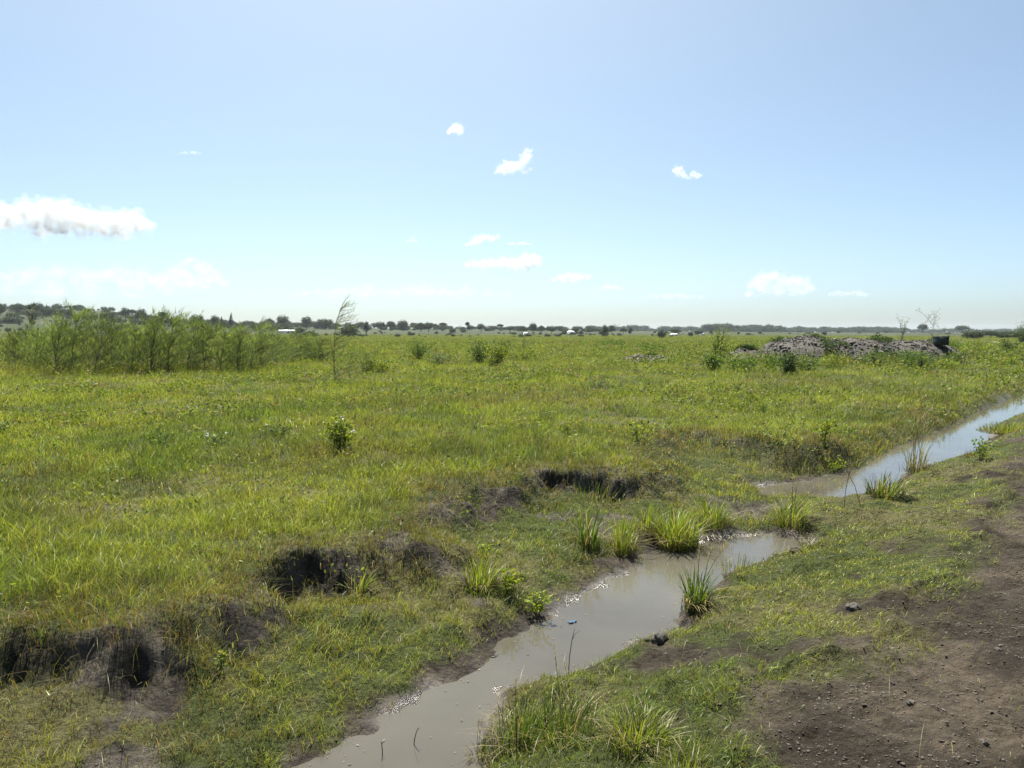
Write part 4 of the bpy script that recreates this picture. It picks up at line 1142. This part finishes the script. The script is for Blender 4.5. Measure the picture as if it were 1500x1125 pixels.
FAR = [
 ('umbrella', 'tiny flat topped tree, first on the bare hill crest', 76, 6, 7, 980), ('umbrella', 'tiny round topped tree on the hill crest right of the first', 84, 5, 5, 980),
 ('umbrella', 'left of the close pair of tiny trees on the hill crest', 107, 6, 5, 980), ('umbrella', 'right of the close pair of tiny trees on the hill crest', 115, 6, 5, 980),
 ('broad', 'small dark clump on the crest where the hill starts to fall', 133, 5, 9, 960), ('umbrella', 'lone small stemmed tree on the falling hill crest', 147, 6, 4, 960),
 ('round', 'dark round tree on the falling hill crest', 155, 9, 9, 930), ('broad', 'wide dark tree on the crest beside the dark round tree', 165, 9, 12, 930),
 ('broad', 'dark tree at the left edge of the hillside', 3, 18, 18, 700), ('broad', 'wide dark tree on the hillside behind the spindly tree', 28, 14, 22, 760),
 ('round', 'dark tree on the hillside right of the spindly tree', 58, 16, 14, 740), ('dome', 'dark domed tree on the slope left of the wispy saplings', 70, 17, 20, 700),
 ('dome', 'dark bush like tree low on the left slope', 6, 8, 14, 420), ('broad', 'spreading tree on the slope above the sapling row', 96, 15, 24, 640),
 ('dome', 'dark domed tree above the middle of the sapling row', 135, 17, 20, 640), ('broad', 'hillside tree right of the dark domed tree', 160, 16, 18, 620),
 ('round', 'grey tree with open crown on the slope', 186, 17, 13, 720), ('umbrella', 'flat crowned tree standing out on the slope skyline', 196, 14, 12, 720),
 ('round', 'tallest round tree on the sloping treeline', 209, 18, 16, 700), ('broad', 'low wide tree right of the tallest round tree', 226, 13, 14, 680),
 ('umbrella', 'flat topped tree in the dip of the sloping treeline', 240, 16, 13, 680), ('dome', 'domed tree at the end of the sloping treeline', 255, 13, 12, 660),
 ('broad', 'high crowned tree in the dark wood behind the saplings', 290, 18, 20, 640), ('round', 'tall round tree above the dark wood', 317, 17, 12, 660),
 ('upright', 'thin pointed tree sticking out of the dark wood', 340, 20, 5, 640), ('upright', 'slender tree left of the thin pointed one', 326, 15, 4, 640),
 ('round', 'tall dark round tree above the long white roof', 415, 17, 16, 620), ('broad', 'dark tree on the treeline left of the white roof', 396, 12, 16, 640),
 ('round', 'dark round tree with a peak right of the white roof', 450, 17, 14, 600), ('dome', 'dark dome in front of the tree right of the white roof', 440, 10, 12, 430),
 ('broad', 'broad even crowned tree left of the tall sapling', 477, 15, 22, 600), ('dome', 'large nearer green dome behind the tall sapling', 511, 20, 25, 300),
 ('upright', 'thin small tree right of the large green dome', 537, 15, 9, 420), ('broad', 'first broad tree right of the tall sapling', 558, 12, 13, 600),
 ('broad', 'wide tree touching the first broad one', 573, 13, 16, 600), ('round', 'tall square topped tree of the central treeline', 591, 14, 14, 590),
 ('broad', 'long dark tree at the middle of the central treeline', 617, 12, 18, 560), ('round', 'dark tree joined to the long dark one', 628, 12, 13, 560),
 ('umbrella', 'open stemmed tree left of the gap in the treeline', 649, 11, 11, 560), ('dome', 'small dark dome below the open stemmed tree', 663, 9, 10, 480),
 ('umbrella', 'mushroom shaped tree standing tall in the gap', 685, 13, 6, 520), ('dome', 'low dark bush like tree beside the mushroom tree', 679, 6, 9, 520),
 ('round', 'dark tree with twin peaks right of the mushroom tree', 705, 11, 12, 560), ('umbrella', 'thin crowned tree midway to the white hut', 733, 9, 9, 600),
 ('broad', 'low dark tree left of the small white hut', 747, 8, 13, 560), ('broad', 'long low tree beside the small white hut', 766, 9, 17, 520),
 ('round', 'dark round tree just right of the small white hut', 781, 13, 10, 540), ('broad', 'flat dark tree on the treeline right of the hut', 793, 10, 12, 540),
 ('broad', 'dark wide tree left of the white gabled house', 808, 11, 15, 480), ('dome', 'dark dome at the left wall of the white gabled house', 827, 7, 9, 430),
 ('round', 'dark tree behind the white gabled house', 843, 8, 8, 470), ('dome', 'small tree right of the white gabled house', 851, 7, 7, 430),
 ('upright', 'stacked dark tree standing alone on the plain', 886, 14, 10, 330), ('round', 'grey tree behind the stacked dark tree', 896, 11, 9, 520),
 ('broad', 'low tree in the plain left of the far wood', 913, 8, 11, 480), ('upright', 'small dark tree touching the low tree of the plain', 923, 9, 6, 470),
 ('dome', 'box shaped very dark tree alone on the plain', 969, 13, 12, 250), ('broad', 'dark tree above the low white roof', 988, 8, 12, 420),
 ('dome', 'dark dome right of the low white roof', 1011, 8, 7, 330), ('broad', 'wide dark tree at the foot of the far wood', 1023, 8, 13, 330),
 ('dome', 'dark rounded shrubby tree behind the field at right', 1425, 14, 26, 210), ('broad', 'low dark tree right of the shrubby one', 1450, 9, 18, 240),
 ('broad', 'dark tree rising over the right end of the rubble heap', 1350, 12, 14, 700), ('broad', 'flat crowned tree near the far right ridge', 1408, 10, 20, 800),
]
for i, (k, lab, px, hp, wp_, d) in enumerate(FAR):
    if px < 345 and 600 <= d <= 760: d *= .74
    far_tree(k, lab, px, hp, wp_, d, (i * 1.7) % 6.28)
# woods so far off that they read as one mass
def woods(name, label, items):
    b = MB()
    src = [KINDS_[k][j][1] for k in ('round', 'broad', 'dome') for j in range(2)]
    arr = []
    for me in src:
        n = len(me.vertices); co = np.empty(n * 3, np.float32); me.vertices.foreach_get('co', co)
        cl = np.empty(n * 4, np.float32); me.attributes['Col'].data.foreach_get('color', cl)
        f = np.empty(len(me.loops), np.int32); me.loops.foreach_get('vertex_index', f)
        arr.append((co.reshape(-1, 3), f.reshape(-1, 3), cl.reshape(-1, 4)[:, :3]))
    P = np.array(items)
    zz = ground(P[:, 0], P[:, 1])
    for (x, y, h, w_), z in zip(items, zz):
        co, f, cl = arr[rng.integers(len(arr))]
        a = rng.random() * 6.28; ca, sa = math.cos(a), math.sin(a)
        q = co * np.array((w_, w_, h))
        q = np.stack([q[:, 0] * ca - q[:, 1] * sa + x, q[:, 0] * sa + q[:, 1] * ca + y, q[:, 2] + z - .12 * h], 1)
        b.add(q, f, None, cl * (0.8 + .4 * rng.random()))
    o = mk_obj(name, b.mesh(name, M_TREE))
    tag(o, label, 'woodland', kind='stuff')
def band(n, p0, p1, d0, d1, h0, h1):
    r = []
    for _ in range(n):
        d = d0 + (d1 - d0) * rng.random(); px = p0 + (p1 - p0) * rng.random(); h = (h0 * .7 + (h1 * 1.15 - h0 * .7) * rng.random() ** 1.4)
        r.append(((px - CX) / FPX * d, d, h, h * (.9 + .5 * rng.random())))
    return r
woods('woodland', 'dark belt of distant trees at the foot of the hill behind the saplings', band(150, 150, 430, 450, 660, 3.0, 6.0) + band(60, -60, 130, 420, 640, 3.0, 6.0) + band(110, 400, 660, 640, 820, 4, 7.5) + band(80, 640, 900, 600, 860, 3, 6) + band(60, -60, 140, 620, 900, 3.5, 6.5))
woods('woodland', 'far blue wooded ridge along the horizon at right', band(300, 860, 1320, 1350, 1700, 9, 15) + band(120, 640, 900, 1300, 1900, 6, 10) + band(240, 1300, 1640, 1500, 2300, 8, 13) + band(90, 1030, 1140, 1100, 1400, 9, 15))
woods('scrub', 'low dark scrub dotted over the far plain', band(120, 380, 900, 300, 520, .8, 2.0) + band(60, 900, 1300, 300, 900, .9, 2.4) + band(60, -60, 200, 260, 600, .9, 2.6) + band(60, 1380, 1560, 200, 700, 1.2, 3.0))

# ------------------------------------------------------------------ far buildings
def house(label, px, wpx, wall_px, roof_px, d, rz, roofcol=(.80, .80, .78), wallcol=(.42, .38, .32), lift=0.0):
    x = (px - CX) / FPX * d; y = d; z = gz(x, y) + lift; s_ = d / FPX
    L = wpx * s_; Hw = wall_px * s_; Hr = roof_px * s_; D = max(5.0, L * .45)
    root = bpy.data.objects.new('house', None); COL.objects.link(root); root.location = (x, y, z); root.rotation_euler = (0, 0, rz)
    tag(root, label, 'house', 'far white roofed houses')
    b = MB(); b.box((0, 0, Hw / 2 - .2), (L * .94, D * .88, Hw + .4), wallcol); mk_obj('wall', b.mesh('wall', M_PLAIN), root)
    r = MB()
    a, e = L / 2, D / 2
    VV = [(-a, -e, Hw), (a, -e, Hw), (a, e, Hw), (-a, e, Hw), (-a, 0, Hw + Hr), (a, 0, Hw + Hr)]
    r.add(VV, [(0, 4, 3), (1, 2, 5)], [(0, 1, 5, 4), (2, 3, 4, 5), (3, 2, 1, 0)], roofcol)
    mk_obj('roof', r.mesh('roof', M_PLAIN), root)
    dr = MB(); dr.box((L * .1, -D * .44 - .02, Hw * .42), (.9, .06, Hw * .8), (.10, .07, .05)); mk_obj('door', dr.mesh('door', M_PLAIN), root)
    for sx in (-.28, .32):
        wv = MB(); wv.box((L * sx, -D * .44 - .02, Hw * .58), (1.0, .06, Hw * .35), (.03, .03, .035)); mk_obj('window', wv.mesh('window', M_PLAIN), root)
house('long low house with a white metal roof left of the tall sapling', 421, 24, 1.6, 3.4, 430, .06)
house('small white hut in front of the low trees in the centre', 770, 6, 2.0, 2.0, 420, .1, wallcol=(.7, .7, .68))
house('white gabled house among dark trees right of centre', 836, 9, 2.6, 3.4, 420, -.5, wallcol=(.75, .75, .73))
house('low house with white roof under the far wood', 987, 9, 1.2, 2.2, 380, .1)
house('tiny white roofed house at the foot of the far wooded ridge', 1027, 5, 1.2, 1.8, 420, .2)
# pale sandy bank far right
x0, y0, z0 = at(1434, 502)
x1 = (1470 - CX) / FPX * y0
b = MB()
nn = 24
u = np.linspace(0, 1, nn)
top = 0.18 + .06 * np.sin(u * 9) + .05 * np.sin(u * 23)
Xs = mix(x0, x1, u); Ys = y0 - 6 * u; G_ = ground(Xs, Ys)
env = np.sin(np.pi * np.clip(u, .02, .98)) ** .4
rows = [np.stack([Xs, Ys - 1.2, G_ - .1], 1), np.stack([Xs, Ys, G_ + top * env], 1), np.stack([Xs, Ys + 1.4, G_ - .1], 1)]
VV = np.concatenate(rows)
F = [(r * nn + i, r * nn + i + 1, (r + 1) * nn + i + 1, (r + 1) * nn + i) for r in range(2) for i in range(nn - 1)]
b.add(VV, None, F, (0.22, 0.185, 0.13))
tag(mk_obj('sand_bank', b.mesh('sand_bank', M_STONE, True)), 'narrow pale sand bank across the far field at right', 'sand bank')

# ------------------------------------------------------------------ small things on the banks
def lump(name, cat, label, px, py, r, flat, colr, seed, group=None, mat=None):
    global rng
    keep = rng; rng = np.random.default_rng(seed)
    x, y, z = at(px, py); z = max(z, WZ)
    V1, F1, C1 = scatter_rocks(np.zeros((1, 3)), np.array([r]), np.array([colr]), flat, .10, 3)
    V1 = V1 * (1 + .45 * fbm((V1[:, 0] + V1[:, 2] * .7) * 1.3 / r + seed * 3.1, (V1[:, 1] - V1[:, 2] * .7) * 1.3 / r + 5, 1, 3, seed))[:, None]
    o = mk_obj(name, mk_mesh(name, V1, [F1], C1, False, mat or M_STONE), None, (x, y, z + r * flat * .15), 0)
    tag(o, label, cat, group)
    rng = keep
DK = (0.040, 0.034, 0.030)
lump('clod', 'clod', 'dark wet clod at the water edge left of the muddy verge', 968, 938, .055, .75, DK, 1, 'large clods')
lump('clod', 'clod', 'small dark clod in the shallows beside the larger wet clod', 948, 934, .022, .6, DK, 2, 'large clods')
lump('clod', 'clod', 'dark clod in the right tip of the near pool', 1168, 806, .06, .7, DK, 3, 'large clods')
lump('clod', 'clod', 'small dark clod left of the clod in the pool tip', 1140, 806, .04, .7, DK, 4, 'large clods')
lump('clod', 'clod', 'dark clod on the bare track near the right edge', 1462, 952, .015, .7, (.06, .05, .042), 5, 'large clods')
lump('clod', 'clod', 'dark clod in the middle of the bare track', 1335, 1030, .015, .7, (.06, .05, .042), 6, 'large clods')
lump('clod', 'clod', 'dark clod left of the one in the middle of the track', 1294, 1015, .014, .7, (.06, .05, .042), 7, 'large clods')
lump('clod', 'clod', 'dark clod low on the track by the bottom right corner', 1440, 1088, .014, .7, (.06, .05, .042), 8, 'large clods')
lump('clod', 'clod', 'dark clod on the grass edge of the track', 1250, 892, .050, .6, (.055, .046, .04), 9, 'large clods')
# scrap of blue plastic in the water
b = MB()
gxx, gyy = np.meshgrid(np.linspace(-1, 1, 9), np.linspace(-1, 1, 7))
zz = .012 * np.sin(3 * gxx + 1) * np.cos(2.5 * gyy) + .008 * rng.standard_normal(gxx.shape) + .008
VV = np.stack([gxx.ravel() * .07 * (1 - .3 * np.abs(gyy.ravel())), gyy.ravel() * .03 * (1 - .3 * np.abs(gxx.ravel())), zz.ravel()], 1)
ii = (np.arange(6)[:, None] * 9 + np.arange(8)[None]).ravel()
b.add(VV, None, np.stack([ii, ii + 1, ii + 10, ii + 9], 1), (0.05, 0.10, 0.17))
xb, yb = unproject(838, 912, WZ)
o = mk_obj('plastic_scrap', b.mesh('plastic_scrap', M_STONE, True), None, (xb, yb, WZ + .001), .5, .6)
sm = o.modifiers.new('thickness', 'SOLIDIFY'); sm.thickness = .002
tag(o, 'crumpled blue plastic scrap floating at the muddy shore', 'plastic scrap')

# bits of straw, leaf and scum floating near the shore
n = 26000
x, y, dd = sector(n, 2.6, 26, 1.2)
w0 = samp(RW, x, y)
k = (w0 < 0.02) & (w0 > -0.9) & (rng.random(n) < np.exp(w0 / 0.13) * .9 + .03 * sstep(.2, .6, fbm(x, y, 1.2, 3, 98)))
x, y, dd = x[k], y[k], dd[k]; n = len(x)
a_ = rng.random(n) * 6.283; L_ = 0.003 + 0.011 * rng.random(n) ** 2; q_ = L_ * (0.15 + .4 * rng.random(n))
ca, sa = np.cos(a_), np.sin(a_)
zf = np.full(n, WZ + 0.002) + 0.003 * rng.random(n)
def cor(u, v): return np.stack([x + ca * u - sa * v, y + sa * u + ca * v, zf + .002 * rng.random(n)], 1)
VV = np.stack([cor(-L_, -q_ * .4), cor(0 * L_, -q_), cor(L_, 0 * q_), cor(0 * L_, q_)], 1).reshape(-1, 3)
q4 = np.arange(n)[:, None] * 4
fl = MB(); fl.add(VV, None, q4 + np.array([[0, 1, 2, 3]]), np.repeat(mixc((0.06, 0.05, 0.035), (0.17, 0.145, 0.095), rng.random(n)), 4, axis=0))
tag(mk_obj('floating_debris', fl.mesh('floating_debris', M_STONE)), 'bits of straw and leaf floating on the muddy water', 'debris', kind='stuff')

# ------------------------------------------------------------------ clouds
def cloud_mat(name, dens, size, soft=0.5):
    m, nt, out = new_mat(name)
    tc = N(nt, 'ShaderNodeTexCoord')
    ns = N(nt, 'ShaderNodeTexNoise'); ns.inputs['Scale'].default_value = 5.0 / size; ns.inputs['Detail'].default_value = 5; ns.inputs['Roughness'].default_value = .6
    nt.links.new(tc.outputs['Object'], ns.inputs['Vector'])
    mr = N(nt, 'ShaderNodeMapRange'); mr.inputs[1].default_value = 0.5 - soft * .25; mr.inputs[2].default_value = 0.5 + soft * .25
    mr.inputs[3].default_value = 0; mr.inputs[4].default_value = dens
    nt.links.new(ns.outputs[0], mr.inputs[0])
    p = N(nt, 'ShaderNodeVolumePrincipled')
    p.inputs['Color'].default_value = (.80, .81, .82, 1)
    p.inputs['Anisotropy'].default_value = 0.3
    nt.links.new(mr.outputs[0], p.inputs['Density'])
    nt.links.new(p.outputs[0], out.inputs['Volume'])
    return m
def cloud(label, cx, cy_, wpx, hpx, lobes, tau, soft=.5, alt=850.0, seed=1):
    el = (HOR - (cy_ + hpx * .5)) / FPX
    y = alt / el
    s_ = y / FPX
    x = (cx - CX) * s_; zc = CAM_Z + (HOR - cy_) * s_
    W, H = wpx * s_, hpx * s_
    r = np.random.default_rng(seed)
    blobs = []
    for (u, v, rad) in lobes:
        # u, v across the outline (-1..1), rad as a share of the half height
        R_ = rad * H * .5
        for k in range(3):
            c = np.array((u * W / 2 + r.normal() * R_ * .35 * (k > 0), r.normal() * R_ * (.2 + .5 * (k > 0)), v * H / 2 + r.normal() * R_ * .2 * (k > 0)))
            blobs.append((c, R_ * (1 if k == 0 else .7)))
    def shell(name, grow, dens, sf, disp, parent):
        b = MB(); V0, F0 = rock_arrays(1, 2)
        for c, R_ in blobs: b.add(V0 * np.array((1.15, 1.15, .9)) * R_ * grow + c, F0, None, (1, 1, 1))
        o = mk_obj(name, b.mesh(name, cloud_mat('cloud_vapour', dens, H, sf)), parent, (x, y, zc) if parent is None else (0, 0, 0))
        rm = o.modifiers.new('union', 'REMESH'); rm.mode = 'VOXEL'; rm.voxel_size = max(W / 100, H / 32)
        tx = bpy.data.textures.new('puff', 'CLOUDS'); tx.noise_scale = H * .26; tx.noise_depth = 4
        dm = o.modifiers.new('puffs', 'DISPLACE'); dm.texture = tx; dm.strength = H * disp; dm.mid_level = .55; dm.texture_coords = 'LOCAL'
        return o
    d0 = tau / (H * .6)
    o = shell('cloud', .84, .42 * d0, soft, .26, None)
    shell('veil', 1.22, .08 * d0, .30, .55, o)
    tag(o, label, 'cloud', 'small fair weather clouds')
    return o
def AL(n, seed, sk=0.0):
    q = np.random.default_rng(seed); u = np.linspace(-.93, .93, n) + q.normal(size=n) * .6 / n
    return [(a, -.25 + .45 * q.random() * (1 - a * a) + sk * a, (.42 + .35 * q.random()) * (1 - .45 * a * a)) for a in u]
L3 = [(-.75, -.35, .45), (-.45, -.25, .6), (-.1, -.1, .7), (.2, .0, .6), (.45, -.15, .6), (.75, -.35, .45)]
cloud('large flat white cloud at the left edge with grey underside', 108, 324, 222, 58, [(-.95, -.1, .6), (-.75, .15, .75), (-.5, .3, .75), (-.25, .35, .8), (-.05, .3, .75), (.1, .0, .8), (.3, -.1, .75), (.5, -.15, .7), (.7, -.2, .7), (.88, -.15, .65), (-.4, -.3, .6), (-.1, -.4, .6), (.2, -.5, .55), (.5, -.5, .5)], 7, .45, seed=1)
cloud('tiny round puff cloud highest in the sky', 669, 197, 26, 22, [(.15, .1, .75), (.35, -.2, .6), (-.15, .0, .55), (-.7, -.35, .3), (.1, .4, .5)], 5, .5, seed=2)
cloud('bright cloud with a tip rising to the right, below the tiny puff', 753, 243, 56, 44, [(-.8, -.6, .25), (-.45, -.45, .42), (-.5, .1, .22), (-.1, -.35, .48), (.25, -.2, .42), (.5, .1, .38), (.68, .45, .36), (.75, .7, .26), (.55, -.55, .25), (.85, -.4, .18)], 6, .5, seed=3)
cloud('small two lobed cloud alone in the right half of the sky', 1000, 258, 46, 24, [(-.55, .35, .55), (-.4, .0, .5), (-.15, -.4, .38), (.15, -.55, .35), (.45, -.25, .42), (.75, -.3, .42), (.55, .1, .25)], 3.5, .55, seed=4)
cloud('slanting streak of cloud above the long central cloud', 708, 352, 50, 22, AL(9, 7, .55), 3.4, .5, seed=5)
cloud('small thin cloud right of the slanting streak', 760, 358, 34, 9, AL(10, 1), 2.2, .6, seed=6)
cloud('long white cloud lowest of the central group', 737, 385, 116, 34, [(-.9, -.2, .3), (-.7, -.15, .45), (-.5, -.2, .5), (-.25, -.1, .55), (0, -.05, .6), (.2, -.15, .6), (.4, -.1, .62), (.6, .2, .65), (.78, .25, .6), (.6, -.4, .5), (.85, -.15, .4), (.3, -.5, .4)], 5, .5, seed=7)
cloud('pale cloud right of and below the long central cloud', 838, 408, 64, 20, [(-.85, -.3, .4), (-.55, .1, .6), (-.2, .3, .6), (.1, .2, .6), (.4, .1, .6), (.7, .2, .5), (.0, -.4, .5), (-.4, -.4, .5)], 3, .55, seed=8)
cloud('faint little cloud left of the slanting streak', 605, 353, 22, 16, [(-.5, -.3, .4), (0, 0, .5), (.2, .5, .3), (.55, -.2, .4)], 1.2, .6, seed=9)
cloud('greyish heaped cloud low in the right sky', 1140, 417, 104, 44, [(-.85, -.6, .35), (-.7, .1, .5), (-.5, .4, .5), (-.25, .45, .5), (.0, .35, .5), (.2, .15, .5), (.45, .2, .5), (.7, .1, .45), (.85, -.25, .35), (-.4, -.3, .55), (0, -.4, .55), (.4, -.4, .5), (.7, -.5, .35)], 2.6, .5, seed=10)
cloud('faint wisp high over the left field', 287, 229, 32, 10, AL(9, 2), .7, .6, seed=11)
cloud('faint cloud trailing right of the pale central cloud', 893, 421, 38, 14, AL(8, 3), 1.5, .6, seed=12)
cloud('broad hazy cloud bank low in the left sky', 120, 410, 300, 54, [(-.95, -.2, .6), (-.8, .2, .5), (-.6, .1, .6), (-.4, .3, .6), (-.2, .4, .6), (.0, .25, .65), (.2, .2, .6), (.4, .3, .6), (.6, .1, .65), (.8, -.1, .6), (-.7, -.5, .6), (-.3, -.5, .7), (.1, -.5, .7), (.5, -.5, .7), (.85, -.5, .5)], .85, .5, 760, seed=13)
cloud('heaped pale cloud tower at the right end of the left bank', 288, 402, 106, 54, [(-.8, -.3, .5), (-.5, .1, .5), (-.2, .5, .45), (.0, .6, .4), (.2, .3, .5), (.5, -.1, .5), (.8, -.4, .4), (-.3, -.4, .6), (.2, -.4, .6)], 1.3, .5, 760, seed=14)
cloud('faint flat cloud low between centre and right', 985, 434, 92, 16, AL(17, 4), .8, .6, 760, seed=15)
cloud('faint cloud right of the greyish heaped cloud', 1240, 430, 60, 18, AL(10, 5), 1.0, .6, 760, seed=16)
cloud('wide faint cloud veil low over the central horizon', 590, 428, 330, 34, AL(30, 6), .6, .6, 700, seed=17)

# ------------------------------------------------------------------ haze
hb = MB(); HZT = 52.0
hb.box((0, 2400, (HZT - 9) / 2), (10800, 5600, HZT + 9), (1, 1, 1))
hm, nt, out = new_mat('haze_air')
pv = N(nt, 'ShaderNodeVolumePrincipled')
pv.inputs['Color'].default_value = (0.74, 0.82, 0.94, 1)
pv.inputs['Density'].default_value = 0.00009
pv.inputs['Anisotropy'].default_value = 0.2
nt.links.new(pv.outputs[0], out.inputs['Volume'])
tag(mk_obj('haze', hb.mesh('haze', hm)), 'thin pale haze in the far air', 'haze', kind='stuff')
